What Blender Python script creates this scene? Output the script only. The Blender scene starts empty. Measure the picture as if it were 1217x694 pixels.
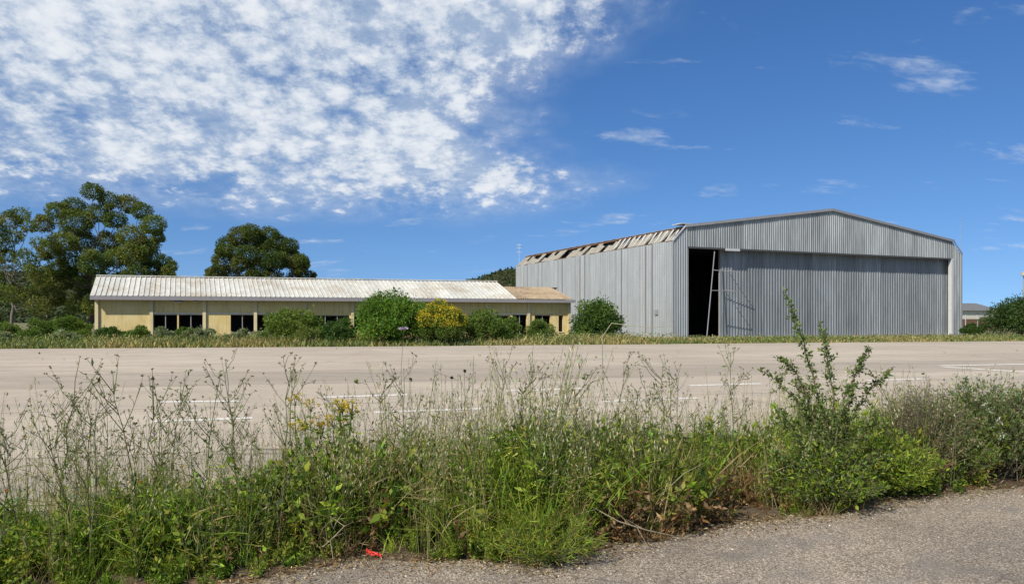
import bpy, math, random
import numpy as np
from mathutils import Vector, Matrix

R = math.radians
rng = np.random.default_rng(11)
random.seed(11)
scene = bpy.context.scene
col = scene.collection

# ------------------------------------------------------------------ camera
CAM_H, FPX, W0, H0, HOR = 1.6, 910.0, 1217.0, 694.0, 380.0
cam_d = bpy.data.cameras.new('camera'); cam = bpy.data.objects.new('camera', cam_d); col.objects.link(cam)
cam.location = (0, 0, CAM_H); cam.rotation_euler = (R(90), 0, 0)
cam_d.sensor_width = 36.0; cam_d.lens = 36.0 * FPX / W0
cam_d.shift_y = (HOR - H0 / 2) / W0
cam_d.clip_start = 0.1; cam_d.clip_end = 5000
scene.camera = cam

# ------------------------------------------------------------------ sun, sky, exposure
SUN = Vector((-0.62, -0.78, 0.95)).normalized()
SUN_EL = math.asin(SUN.z); SUN_AZ = math.atan2(SUN.x, SUN.y)
sun_d = bpy.data.lights.new('sun', 'SUN'); sun = bpy.data.objects.new('sun', sun_d); col.objects.link(sun)
sun_d.energy = 5.0; sun_d.angle = R(0.53); sun_d.color = (1.0, 0.945, 0.86)
sun.rotation_euler = SUN.to_track_quat('Z', 'Y').to_euler(); sun.location = (-30, -40, 60)
scene.view_settings.view_transform = 'Standard'; scene.view_settings.look = 'None'
scene.view_settings.exposure = 0.1; scene.view_settings.gamma = 1.0
scene.view_settings.use_curve_mapping = False
scene.render.engine = 'CYCLES'
scene.cycles.max_bounces = 6; scene.cycles.diffuse_bounces = 3; scene.cycles.glossy_bounces = 2
scene.cycles.transmission_bounces = 4; scene.cycles.transparent_max_bounces = 4


class NT:
    """small node-tree writer"""
    def __init__(self, tree):
        self.t = tree; self.n = tree.nodes; self.l = tree.links
    def node(self, typ, **kw):
        nd = self.n.new(typ)
        ins = kw.pop('ins', {})
        for k, v in kw.items(): setattr(nd, k, v)
        for k, v in ins.items():
            if hasattr(v, 'node'): self.l.new(v, nd.inputs[k])
            else: nd.inputs[k].default_value = v
        return nd
    def math(self, op, a, b=None, c=None, clamp=False):
        nd = self.n.new('ShaderNodeMath'); nd.operation = op; nd.use_clamp = clamp
        for i, v in enumerate((a, b, c)):
            if v is None: continue
            if hasattr(v, 'node'): self.l.new(v, nd.inputs[i])
            else: nd.inputs[i].default_value = v
        return nd.outputs[0]
    def smooth(self, v, a, b, lo=0.0, hi=1.0):
        nd = self.n.new('ShaderNodeMapRange'); nd.interpolation_type = 'SMOOTHSTEP'
        self.l.new(v, nd.inputs[0])
        for i, x in enumerate((a, b, lo, hi)): nd.inputs[i + 1].default_value = x
        return nd.outputs[0]
    def noise(self, vec, scale, detail=4.0, rough=0.55, dist=0.0):
        nd = self.n.new('ShaderNodeTexNoise'); nd.inputs['Scale'].default_value = scale
        nd.inputs['Detail'].default_value = detail; nd.inputs['Roughness'].default_value = rough
        nd.inputs['Distortion'].default_value = dist
        if vec is not None: self.l.new(vec, nd.inputs['Vector'])
        return nd.outputs['Fac']
    def mix(self, fac, a, b, mode='MIX'):
        nd = self.n.new('ShaderNodeMix'); nd.data_type = 'RGBA'; nd.blend_type = mode
        for i, v in ((0, fac), (6, a), (7, b)):
            if hasattr(v, 'node'): self.l.new(v, nd.inputs[i])
            else: nd.inputs[i].default_value = v if i == 0 else (*v, 1)
        return nd.outputs[2]
    def mapping(self, vec, scale=(1, 1, 1), loc=(0, 0, 0), rot=(0, 0, 0)):
        nd = self.n.new('ShaderNodeMapping'); self.l.new(vec, nd.inputs[0])
        nd.inputs['Scale'].default_value = scale; nd.inputs['Location'].default_value = loc
        nd.inputs['Rotation'].default_value = rot
        return nd.outputs[0]


world = bpy.data.worlds.new('World'); scene.world = world; world.use_nodes = True
w = NT(world.node_tree); w.n.clear()
sky = w.node('ShaderNodeTexSky', sky_type='NISHITA', sun_disc=False, sun_elevation=SUN_EL,
             sun_rotation=SUN_AZ, altitude=0.0, air_density=1.0, dust_density=0.35, ozone_density=2.6)
tc = w.node('ShaderNodeTexCoord')
# clear washed air: the pale band at the horizon is thin, so the sky is read a little higher up
lift = w.node('ShaderNodeVectorMath', operation='ADD', ins={0: tc.outputs['Generated'], 1: (0, 0, 0.135)})
w.l.new(w.node('ShaderNodeVectorMath', operation='NORMALIZE', ins={0: lift.outputs[0]}).outputs[0], sky.inputs['Vector'])
hs = w.node('ShaderNodeHueSaturation', ins={'Hue': 0.508, 'Saturation': 1.28, 'Value': 1.24, 'Color': sky.outputs[0]})
sp = w.node('ShaderNodeSeparateXYZ', ins={0: tc.outputs['Generated']})
den = w.math('MAXIMUM', w.math('ADD', sp.outputs[2], 0.30), 0.05)
qx = w.math('DIVIDE', sp.outputs[0], den); qy = w.math('DIVIDE', sp.outputs[1], den)
q = w.node('ShaderNodeCombineXYZ', ins={0: qx, 1: qy, 2: 0.0}).outputs[0]
qlen = w.node('ShaderNodeVectorMath', operation='LENGTH', ins={0: q}).outputs['Value']
n_edge = w.noise(q, 2.2, 4, 0.55, 0.2)
n_big = w.noise(w.mapping(q, (1, 1, 1), (3.1, 1.7, 0)), 3.2, 4, 0.55)
n_lump = w.noise(w.mapping(q, (1, 0.8, 1), (7.3, 2.2, 0)), 24.0, 9, 0.66)
wq = w.node('ShaderNodeTexNoise', ins={'Vector': q, 'Scale': 26.0, 'Detail': 6.0, 'Roughness': 0.65})
wv = w.node('ShaderNodeVectorMath', operation='SCALE', ins={0: w.node('ShaderNodeVectorMath', operation='SUBTRACT', ins={0: wq.outputs['Color'], 1: (.5, .5, .5)}).outputs[0], 3: 0.085}).outputs[0]
qw = w.node('ShaderNodeVectorMath', operation='ADD', ins={0: w.mapping(q, (1, 0.75, 1)), 1: wv}).outputs[0]
vp = w.node('ShaderNodeTexVoronoi', feature='F1', ins={'Vector': qw, 'Scale': 15.0})
puff = w.math('SUBTRACT', 1.0, w.math('MULTIPLY', vp.outputs['Distance'], 1.1))
wav = w.math('MULTIPLY', w.math('COSINE', w.math('MULTIPLY', w.math('SUBTRACT', qy, 1.36), 8.6)), 0.14)
xe = w.math('ADD', w.math('SUBTRACT', qx, wav), w.math('MULTIPLY', w.math('SUBTRACT', n_edge, 0.5), -0.8))
m_right = w.smooth(xe, 0.27, -0.20)
le = w.math('ADD', qlen, w.math('MULTIPLY', w.math('SUBTRACT', n_edge, 0.5), 0.4))
m_low = w.smooth(le, 2.42, 1.95)
mask = w.math('MULTIPLY', m_right, m_low)
lum = w.math('ADD', w.math('MULTIPLY', n_lump, 0.55), w.math('ADD', w.math('MULTIPLY', n_big, 0.46), w.math('MULTIPLY', puff, 0.30)))
cov = w.math('ADD', lum, w.math('MULTIPLY', mask, 0.42))
dens = w.math('MULTIPLY', w.smooth(cov, 0.73, 1.08), w.smooth(mask, 0.0, 0.25))
veil = w.math('MULTIPLY', mask, w.smooth(w.math('ADD', w.math('MULTIPLY', n_big, .7), w.math('MULTIPLY', n_lump, .3)), 0.35, 0.52, 0.20, 0.78))
# few stray wisps in the clear part
n_w = w.noise(w.mapping(q, (0.9, 2.2, 1), (4.4, 0.35, 0)), 4.0, 7, 0.62, 0.2)
wisp = w.math('MULTIPLY', w.smooth(n_w, 0.57, 0.75), w.smooth(qlen, 3.1, 2.5, 0.0, 0.5))
alpha = w.math('MAXIMUM', w.math('MAXIMUM', w.math('MULTIPLY', dens, 0.95), veil), wisp)
alpha = w.math('MULTIPLY', alpha, w.smooth(sp.outputs[2], 0.0, 0.06))
lum2 = w.math('ADD', lum, w.math('MULTIPLY', w.math('SUBTRACT', w.noise(w.mapping(q, (1, .8, 1), (2, 5, 0)), 34.0, 5, .6), .5), .35))
ccol = w.mix(w.smooth(lum2, 0.48, 0.84), (3.9, 4.9, 6.4), (7.9, 8.2, 8.6))
skyc = w.mix(alpha, hs.outputs[0], ccol)
bg = w.node('ShaderNodeBackground', ins={'Color': skyc, 'Strength': 0.10})
wo = w.node('ShaderNodeOutputWorld', ins={'Surface': bg.outputs[0]})


# ------------------------------------------------------------------ helpers
def G(px, py):
    """the point of flat ground seen at a place of the photograph"""
    d = CAM_H * FPX / (py - HOR)
    return np.array([(px - W0 / 2) / FPX * d, d, 0.0])

def AT(px, py, Y):
    return np.array([(px - W0 / 2) / FPX * Y, Y, CAM_H + (HOR - py) / FPX * Y])

def tag(o, label=None, cat=None, group=None, kind=None):
    if label: o['label'] = label
    if cat: o['category'] = cat
    if group: o['group'] = group
    if kind: o['kind'] = kind
    return o

def empty(name, loc=(0, 0, 0), rz=0.0):
    o = bpy.data.objects.new(name, None); col.objects.link(o)
    o.location = loc; o.rotation_euler = (0, 0, rz); o.empty_display_size = 0.3
    return o

def link(name, me, parent=None, loc=None, rz=None):
    o = bpy.data.objects.new(name, me); col.objects.link(o)
    if parent is not None: o.parent = parent
    if loc is not None: o.location = loc
    if rz is not None: o.rotation_euler = (0, 0, rz)
    return o

def mesh(name, vs, fs, mat, smooth=False):
    me = bpy.data.meshes.new(name); me.from_pydata([tuple(map(float, v)) for v in vs], [], fs); me.update()
    me.materials.append(mat)
    if smooth: me.polygons.foreach_set('use_smooth', [True] * len(me.polygons))
    return me

class MB:
    """collects boxes, bars and sheets into one mesh"""
    def __init__(self): self.v = []; self.f = []
    def add(self, vs, fs):
        k = len(self.v); self.v += [tuple(map(float, v)) for v in vs]; self.f += [tuple(i + k for i in f) for f in fs]
        return self
    def box(self, a, b):
        (x0, y0, z0), (x1, y1, z1) = a, b
        return self.add([(x0, y0, z0), (x1, y0, z0), (x1, y1, z0), (x0, y1, z0), (x0, y0, z1), (x1, y0, z1), (x1, y1, z1), (x0, y1, z1)],
                        [(0, 3, 2, 1), (4, 5, 6, 7), (0, 1, 5, 4), (1, 2, 6, 5), (2, 3, 7, 6), (3, 0, 4, 7)])
    def bar(self, p, q, r, n=6, r2=None):
        p, q = Vector(p), Vector(q); d = (q - p).normalized()
        s = d.orthogonal().normalized(); t = d.cross(s); r2 = r if r2 is None else r2
        vs = [p + (s * math.cos(2 * math.pi * i / n) + t * math.sin(2 * math.pi * i / n)) * r for i in range(n)]
        vs += [q + (s * math.cos(2 * math.pi * i / n) + t * math.sin(2 * math.pi * i / n)) * r2 for i in range(n)]
        fs = [(i, (i + 1) % n, n + (i + 1) % n, n + i) for i in range(n)]
        fs += [tuple(range(n))[::-1], tuple(range(n, 2 * n))]
        return self.add(vs, fs)
    def prism(self, poly, y0, y1):
        """polygon in x,z extruded from y0 to y1"""
        n = len(poly)
        vs = [(x, y0, z) for x, z in poly] + [(x, y1, z) for x, z in poly]
        fs = [tuple(range(n)), tuple(range(2 * n - 1, n - 1, -1))] + [(i, n + i, n + (i + 1) % n, (i + 1) % n) for i in range(n)]
        return self.add(vs, fs)
    def mesh(self, name, mat): return mesh(name, self.v, self.f, mat)
    def build(self, name, mat, parent=None, loc=None, rz=None): return link(name, self.mesh(name, mat), parent, loc, rz)


class FM:
    """collects coloured quads (leaves, blades, stems) with numpy"""
    def __init__(self): self.V = []; self.F = []; self.C = []; self.n = 0
    def add(self, V, F, C):
        self.V.append(np.asarray(V, float)); self.F.append(np.asarray(F, int) + self.n)
        self.C.append(np.asarray(C, float)); self.n += len(V)
    def arrays(self): return np.concatenate(self.V), np.concatenate(self.F), np.concatenate(self.C)
    def leaves(self, P, D, L, Wd, C, up=None):
        n = len(P)
        if n == 0: return
        D = D / (np.linalg.norm(D, axis=1, keepdims=True) + 1e-9)
        A = rng.normal(size=(n, 3)) if up is None else up
        S = np.cross(D, A); S /= (np.linalg.norm(S, axis=1, keepdims=True) + 1e-9)
        Nn = np.cross(S, D)
        L = np.broadcast_to(np.asarray(L, float), (n,))[:, None]; Wd = np.broadcast_to(np.asarray(Wd, float), (n,))[:, None]
        V = np.stack([P, P + D * L * 0.45 + S * Wd / 2 + Nn * Wd * .12, P + D * L, P + D * L * 0.45 - S * Wd / 2 + Nn * Wd * .12], 1).reshape(-1, 3)
        F = np.arange(4 * n).reshape(n, 4)
        self.add(V, F, np.repeat(C, 4, axis=0))
    def blades(self, P, D, L, Wd, bend, C):
        n = len(P)
        D = D / np.linalg.norm(D, axis=1, keepdims=True)
        B = rng.normal(size=(n, 3)); B[:, 2] = -0.35; B /= np.linalg.norm(B, axis=1, keepdims=True)
        S = np.cross(D, B); S /= (np.linalg.norm(S, axis=1, keepdims=True) + 1e-9)
        L = np.broadcast_to(np.asarray(L, float), (n,))[:, None]; Wd = np.broadcast_to(np.asarray(Wd, float), (n,))[:, None]
        bend = np.broadcast_to(np.asarray(bend, float), (n,))[:, None]
        rows = []
        for t, k in ((0, .8), (.4, 1), (.75, .6), (1, .06)):
            c = P + D * L * t + B * L * bend * t * t
            rows += [c - S * Wd / 2 * k, c + S * Wd / 2 * k]
        V = np.stack(rows, 1).reshape(-1, 3)
        base = np.arange(n)[:, None] * 8
        F = np.concatenate([base + np.array([0, 1, 3, 2]), base + np.array([2, 3, 5, 4]), base + np.array([4, 5, 7, 6])])
        self.add(V, F, np.repeat(C, 8, axis=0))
    def tube(self, pts, rad, c, n=3):
        pts = np.asarray(pts, float); m = len(pts)
        rad = np.broadcast_to(np.asarray(rad, float), (m,))
        T = np.gradient(pts, axis=0); T /= (np.linalg.norm(T, axis=1, keepdims=True) + 1e-9)
        ref = np.array([0.31, 0.77, 0.2]) if abs(T[0, 2]) > .7 else np.array([0.1, 0.2, 1.0])
        S = np.cross(T, ref); S /= (np.linalg.norm(S, axis=1, keepdims=True) + 1e-9); U = np.cross(T, S)
        a = np.arange(n) * 2 * np.pi / n
        V = pts[:, None, :] + rad[:, None, None] * (np.cos(a)[None, :, None] * S[:, None, :] + np.sin(a)[None, :, None] * U[:, None, :])
        idx = np.arange(m * n).reshape(m, n); nx = np.roll(idx, -1, axis=1)
        F = np.stack([idx[:-1], nx[:-1], nx[1:], idx[1:]], -1).reshape(-1, 4)
        self.add(V.reshape(-1, 3), F, np.broadcast_to(np.asarray(c, float), (m * n, 3)))
    def inst(self, proto, P, rz, sc, tint, lean=None):
        V, F, C = proto
        for i in range(len(P)):
            c, s = math.cos(rz[i]), math.sin(rz[i])
            X = V[:, 0] * c - V[:, 1] * s; Y = V[:, 0] * s + V[:, 1] * c
            Q = np.stack([X, Y, V[:, 2]], 1) * sc[i]
            if lean is not None: Q[:, :2] += Q[:, 2:3] * lean[i]
            self.add(Q + P[i], F, C * tint[i])
    def mesh(self, name, mat):
        V, F, C = self.arrays()
        me = bpy.data.meshes.new(name); nv, nf = len(V), len(F)
        me.vertices.add(nv); me.vertices.foreach_set('co', V.astype(np.float32).ravel())
        me.loops.add(nf * 4); me.loops.foreach_set('vertex_index', F.astype(np.int32).ravel())
        me.polygons.add(nf); me.polygons.foreach_set('loop_start', np.arange(0, nf * 4, 4, dtype=np.int32))
        me.update(calc_edges=True)
        a = me.color_attributes.new('tint', 'FLOAT_COLOR', 'POINT')
        a.data.foreach_set('color', np.concatenate([np.clip(C, 0.002, 1), np.ones((nv, 1))], 1).astype(np.float32).ravel())
        me.materials.append(mat)
        return me
    def build(self, name, mat, parent=None, loc=None): return link(name, self.mesh(name, mat), parent, loc)

def cvar(n, base, var=0.25, hue=0.12):
    """n colours scattered round a base colour"""
    b = np.asarray(base, float)
    if b.ndim == 2: b = b[rng.integers(0, len(b), n)]
    k = np.exp(rng.normal(0, var, (n, 1)))
    return b * k * np.exp(rng.normal(0, hue, (n, 3)) * np.array([1.0, .35, .8]))

def rdir(n, up=0.0):
    d = rng.normal(size=(n, 3)); d /= np.linalg.norm(d, axis=1, keepdims=True); d[:, 2] += up
    return d / np.linalg.norm(d, axis=1, keepdims=True)


# ------------------------------------------------------------------ materials
def new_mat(name):
    m = bpy.data.materials.new(name); m.use_nodes = True
    t = NT(m.node_tree); t.n.clear()
    b = t.node('ShaderNodeBsdfPrincipled'); o = t.node('ShaderNodeOutputMaterial', ins={'Surface': b.outputs[0]})
    return m, t, b, o

def bump(t, b, h, dist, strength=1.0):
    bp = t.node('ShaderNodeBump', ins={'Height': h, 'Distance': dist, 'Strength': strength})
    t.l.new(bp.outputs[0], b.inputs['Normal'])

def leaf_mat(name, trans=0.3, rough=0.6, spec=0.25):
    m, t, b, o = new_mat(name)
    a = t.node('ShaderNodeAttribute', attribute_name='tint')
    t.l.new(a.outputs['Color'], b.inputs['Base Color']); b.inputs['Roughness'].default_value = rough
    b.inputs['Specular IOR Level'].default_value = spec
    tr = t.node('ShaderNodeBsdfTranslucent', ins={'Color': t.mix(1.0, a.outputs['Color'], (1.3, 1.35, .5), 'MULTIPLY')})
    mx = t.node('ShaderNodeMixShader', ins={0: trans, 1: b.outputs[0], 2: tr.outputs[0]})
    t.l.new(mx.outputs[0], o.inputs['Surface'])
    return m

M_LEAF = leaf_mat('leaf', 0.36, .6, .2)
M_DRY = leaf_mat('dry_plant', 0.2, 0.75, 0.15)
M_WOOD = leaf_mat('bark', 0.0, 0.85, 0.1)

def simple(name, c, rough=0.7, metal=0.0, nscale=6.0, namt=0.25, bumpd=0.0, spec=0.4):
    m, t, b, o = new_mat(name)
    g = t.node('ShaderNodeTexCoord'); n = t.noise(g.outputs['Object'], nscale, 6, 0.6)
    oi = t.node('ShaderNodeObjectInfo')
    k = t.math('ADD', t.math('MULTIPLY', n, 2 * namt), 1 - namt)
    k = t.math('MULTIPLY', k, t.math('ADD', t.math('MULTIPLY', oi.outputs['Random'], 0.16), 0.92))
    cc = t.node('ShaderNodeVectorMath', operation='SCALE', ins={0: c, 3: k})
    t.l.new(cc.outputs[0], b.inputs['Base Color'])
    b.inputs['Roughness'].default_value = rough; b.inputs['Metallic'].default_value = metal
    b.inputs['Specular IOR Level'].default_value = spec
    if bumpd: bump(t, b, n, bumpd)
    return m

def steel_mat(name, c=(0.36, 0.375, 0.37), rust=0.5, rnd=0.28, streak=0.5):
    """weathered galvanised cladding: per-sheet tone, vertical streaks, rust specks"""
    m, t, b, o = new_mat(name)
    g = t.node('ShaderNodeTexCoord'); oi = t.node('ShaderNodeObjectInfo')
    off = t.node('ShaderNodeVectorMath', operation='ADD', ins={0: g.outputs['Object'], 1: oi.outputs['Location']}).outputs[0]
    st = t.noise(t.mapping(off, (6.0, 6.0, 0.22)), 1.6, 5, 0.6)
    bl = t.noise(t.mapping(off, (1, 1, .5)), 0.9, 5, 0.6)
    fi = t.noise(t.mapping(off, (9, 9, 1.2)), 2.2, 4, 0.7)
    k = t.math('ADD', t.math('MULTIPLY', t.smooth(st, .25, .75), streak), 0.85 - streak / 2)
    k = t.math('MULTIPLY', k, t.math('ADD', t.math('MULTIPLY', bl, 0.4), 0.82))
    k = t.math('MULTIPLY', k, t.math('ADD', t.math('MULTIPLY', oi.outputs['Random'], rnd), 1 - rnd / 2))
    cc = t.node('ShaderNodeVectorMath', operation='SCALE', ins={0: c, 3: k}).outputs[0]
    rf = t.math('MULTIPLY', t.smooth(t.math('ADD', t.math('MULTIPLY', fi, .6), t.math('MULTIPLY', bl, .4)), 0.60, 0.74), rust)
    cc = t.mix(rf, cc, (0.20, 0.115, 0.06))
    t.l.new(cc, b.inputs['Base Color'])
    b.inputs['Metallic'].default_value = 0.25; b.inputs['Roughness'].default_value = 0.52
    b.inputs['Specular IOR Level'].default_value = 0.4
    bump(t, b, bl, 0.03, 0.5)
    return m

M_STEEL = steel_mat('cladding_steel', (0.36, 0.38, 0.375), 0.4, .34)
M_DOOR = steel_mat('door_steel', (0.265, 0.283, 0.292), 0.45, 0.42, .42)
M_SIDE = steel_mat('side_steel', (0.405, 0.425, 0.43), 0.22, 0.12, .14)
M_TRIM = simple('trim_steel', (0.30, 0.30, 0.30), 0.6, 0.2, 3, .2)
M_GALV = simple('pale_steel', (0.62, 0.62, 0.60), 0.5, 0.2, 3, .15)
M_LADDER = simple('ladder_steel', (0.30, 0.30, 0.30), 0.5, 0.2, 3, .15)
M_RAILSHADE = simple('rail_shade', (0.075, 0.075, 0.075), 0.6, 0.2, 3, .2)
M_RUST = simple('rusty_steel', (0.16, 0.085, 0.05), 0.85, 0, 5, .4)
M_BROKEN = simple('fibre_panel', (0.27, 0.245, 0.195), 0.85, 0, 2.5, .6)
M_SHADEDARK = simple('shade_dark', (0.045, 0.045, 0.042), 0.9, 0, 1.0, .3)  # near-black so interiors look unlit: shade put into the colour
M_CONC = simple('concrete', (0.40, 0.37, 0.31), 0.9, 0, 4, .25, 0.01)
M_WPAINT = simple('white_trim', (0.62, 0.58, 0.48), 0.7, 0, 4, .25)
M_PIL = simple('pilaster_plaster', (0.60, 0.50, 0.29), 0.85, 0, 4, .25)
M_FASCIA = simple('fascia_paint', (0.25, 0.235, 0.235), 0.7, 0, 3, .22)
M_DARKF = simple('window_frame', (0.34, 0.33, 0.30), 0.6, 0.1, 4, .2)
M_GRIME = simple('dark_glass', (0.02, 0.025, 0.03), 0.15, 0, 1.5, .4, 0, .5)
M_RED = simple('red_plastic', (0.75, 0.055, 0.03), 0.45, 0, 20, .15)

def wall_mat():
    m, t, b, o = new_mat('yellow_plaster')
    g = t.node('ShaderNodeTexCoord'); oi = t.node('ShaderNodeObjectInfo')
    v = t.node('ShaderNodeVectorMath', operation='ADD', ins={0: g.outputs['Object'], 1: oi.outputs['Location']}).outputs[0]
    n1 = t.noise(v, 1.1, 6, .6); n2 = t.noise(t.mapping(v, (5, 5, .5)), 1.5, 5, .65); n3 = t.noise(v, 14, 5, .6)
    c = t.mix(t.smooth(n1, .35, .7), (0.64, 0.49, 0.20), (0.69, 0.55, 0.27))
    c = t.mix(t.math('MULTIPLY', t.smooth(n2, .47, .72), .6), c, (0.38, 0.285, 0.14))
    c = t.mix(t.math('MULTIPLY', t.smooth(n3, .60, .72), .35), c, (0.70, 0.64, 0.50))
    t.l.new(c, b.inputs['Base Color']); b.inputs['Roughness'].default_value = .9; b.inputs['Specular IOR Level'].default_value = .2
    bump(t, b, n3, .01, .5)
    return m
M_WALL = wall_mat()

def roof_mat(name, c1, c2, c3, amt):
    m, t, b, o = new_mat(name)
    g = t.node('ShaderNodeTexCoord'); oi = t.node('ShaderNodeObjectInfo')
    v = t.node('ShaderNodeVectorMath', operation='ADD', ins={0: g.outputs['Object'], 1: oi.outputs['Location']}).outputs[0]
    n1 = t.noise(v, .55, 5, .6); n2 = t.noise(t.mapping(v, (2.0, .5, 1)), 2.2, 6, .7); n3 = t.noise(v, 9, 5, .7)
    c = t.mix(t.smooth(n2, .35, .65), c1, c2)
    c = t.mix(t.math('MULTIPLY', t.smooth(t.math('ADD', t.math('MULTIPLY', n1, .5), t.math('MULTIPLY', n3, .5)), .48, .62), amt), c, c3)
    k = t.math('ADD', t.math('MULTIPLY', oi.outputs['Random'], .16), .92)
    c = t.node('ShaderNodeVectorMath', operation='SCALE', ins={0: c, 3: k}).outputs[0]
    t.l.new(c, b.inputs['Base Color']); b.inputs['Roughness'].default_value = .75; b.inputs['Specular IOR Level'].default_value = .25
    return m
M_ROOFW = roof_mat('white_roof', (0.44, 0.43, 0.375), (0.55, 0.538, 0.48), (0.34, 0.285, 0.20), .85)
M_ROOFR = roof_mat('rusty_roof', (0.30, 0.225, 0.145), (0.38, 0.30, 0.20), (0.17, 0.11, 0.07), .8)

def apron_mat():
    m, t, b, o = new_mat('old_tarmac')
    g = t.node('ShaderNodeNewGeometry'); p = g.outputs['Position']
    n1 = t.noise(p, .10, 5, .6); n2 = t.noise(t.mapping(p, (.5, 1, 1), (0, 0, 0), (0, 0, R(-13))), .9, 6, .65)
    n3 = t.noise(p, 38, 3, .7); n4 = t.noise(t.mapping(p, (.10, 1.0, 1), (5, 3, 0), (0, 0, R(-14))), .55, 5, .6, .5)
    c = t.mix(t.smooth(n1, .35, .68), (0.325, 0.270, 0.207), (0.43, 0.365, 0.285))
    c = t.mix(t.math('MULTIPLY', t.smooth(n2, .44, .64), .7), c, (0.265, 0.228, 0.178))
    c = t.mix(t.math('MULTIPLY', t.smooth(n4, .54, .68), .5), c, (0.215, 0.19, 0.16))
    c = t.mix(t.math('MULTIPLY', t.smooth(n3, .40, .62), .7), c, (0.50, 0.43, 0.34))
    # cracks, some filled with dark dirt
    vr = t.node('ShaderNodeTexVoronoi', feature='DISTANCE_TO_EDGE', ins={'Scale': .16})
    t.l.new(t.mapping(t.node('ShaderNodeVectorMath', operation='ADD', ins={0: p, 1: t.node('ShaderNodeTexNoise', ins={'Scale': .9, 'Detail': 4.0}).outputs['Color']}).outputs[0], (1, 1, 0)), vr.inputs['Vector'])
    ck = t.math('MULTIPLY', t.math('LESS_THAN', vr.outputs['Distance'], .003), t.smooth(t.noise(p, .3, 2), .36, .55))
    c = t.mix(t.math('MULTIPLY', ck, .45), c, (0.11, 0.095, 0.075))
    n5 = t.noise(t.mapping(p, (1, 1, 1), (9, 2, 0)), 7.0, 5, .7)          # pitted dark specks and droppings of tar
    c = t.mix(t.math('MULTIPLY', t.smooth(n5, .60, .68), .65), c, (0.17, 0.145, 0.12))
    # paving lanes: old construction joints every 5 m, slightly different mixes
    sx = t.node('ShaderNodeSeparateXYZ', ins={0: t.mapping(p, (1, 1, 1), (0, 0, 0), (0, 0, R(-14)))})
    ln = t.math('DIVIDE', t.math('ADD', sx.outputs[1], t.math('MULTIPLY', t.noise(p, .5, 4), .25)), 5.0)
    wn = t.node('ShaderNodeTexWhiteNoise', noise_dimensions='1D', ins={'W': t.math('FLOOR', ln)})
    c = t.node('ShaderNodeVectorMath', operation='SCALE', ins={0: c, 3: t.math('ADD', t.math('MULTIPLY', wn.outputs['Value'], .22), .88)}).outputs[0]
    jn = t.math('LESS_THAN', t.math('FRACT', ln), .013)
    c = t.mix(t.math('MULTIPLY', t.math('MULTIPLY', jn, t.smooth(t.noise(p, .4, 3), .33, .55)), .75), c, (0.13, 0.11, 0.085))
    t.l.new(c, b.inputs['Base Color']); b.inputs['Roughness'].default_value = .93; b.inputs['Specular IOR Level'].default_value = .15
    bump(t, b, n3, .012, .6)
    return m
M_APRON = apron_mat()

def road_mat():
    m, t, b, o = new_mat('coarse_asphalt')
    g = t.node('ShaderNodeNewGeometry'); p = g.outputs['Position']
    vo = t.node('ShaderNodeTexVoronoi', ins={'Vector': p, 'Scale': 90.0})
    vd = t.node('ShaderNodeTexVoronoi', ins={'Vector': p, 'Scale': 90.0}); vs = t.node('ShaderNodeSeparateColor', ins={0: vo.outputs['Color']})
    n1 = t.noise(p, .7, 6, .6); n2 = t.noise(p, 5.5, 6, .65); n3 = t.noise(p, 150, 2, .6)
    c = t.mix(t.smooth(vs.outputs[0], 0.0, 1.0), (0.195, 0.156, 0.113), (0.45, 0.375, 0.28))
    c = t.mix(t.math('MULTIPLY', t.math('GREATER_THAN', vs.outputs[1], .88), .85), c, (0.56, 0.49, 0.395))
    c = t.mix(t.math('MULTIPLY', t.math('GREATER_THAN', vs.outputs[2], .90), .65), c, (0.12, 0.10, 0.08))
    c = t.mix(t.math('MULTIPLY', t.smooth(vd.outputs['Distance'], .35, .75), .6), c, (0.13, 0.105, 0.085))
    k = t.math('ADD', t.math('MULTIPLY', t.smooth(n1, .3, .7), .32), t.math('ADD', t.math('MULTIPLY', n2, .5), .60))
    n6 = t.noise(t.mapping(p, (1, 1, 1), (3, 8, 0)), 1.6, 5, .65)
    c = t.mix(t.math('MULTIPLY', t.smooth(n6, .50, .66), .6), c, (0.19, 0.17, 0.145))
    ve = t.node('ShaderNodeTexVoronoi', feature='DISTANCE_TO_EDGE', ins={'Scale': .55})
    t.l.new(t.node('ShaderNodeVectorMath', operation='ADD', ins={0: p, 1: t.node('ShaderNodeTexNoise', ins={'Scale': 2.5, 'Detail': 5.0}).outputs['Color']}).outputs[0], ve.inputs['Vector'])
    c = t.mix(t.math('MULTIPLY', t.math('LESS_THAN', ve.outputs['Distance'], .004), t.math('MULTIPLY', t.smooth(t.noise(p, 1.2, 3), .45, .62), .4)), c, (0.09, 0.075, 0.06))
    c = t.node('ShaderNodeVectorMath', operation='SCALE', ins={0: c, 3: k}).outputs[0]
    t.l.new(c, b.inputs['Base Color']); b.inputs['Roughness'].default_value = .9; b.inputs['Specular IOR Level'].default_value = .2
    h = t.math('ADD', t.math('MULTIPLY', vd.outputs['Distance'], -1.0), t.math('MULTIPLY', n3, .4))
    bump(t, b, h, .008, .9)
    return m
M_ROAD = road_mat()

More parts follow.
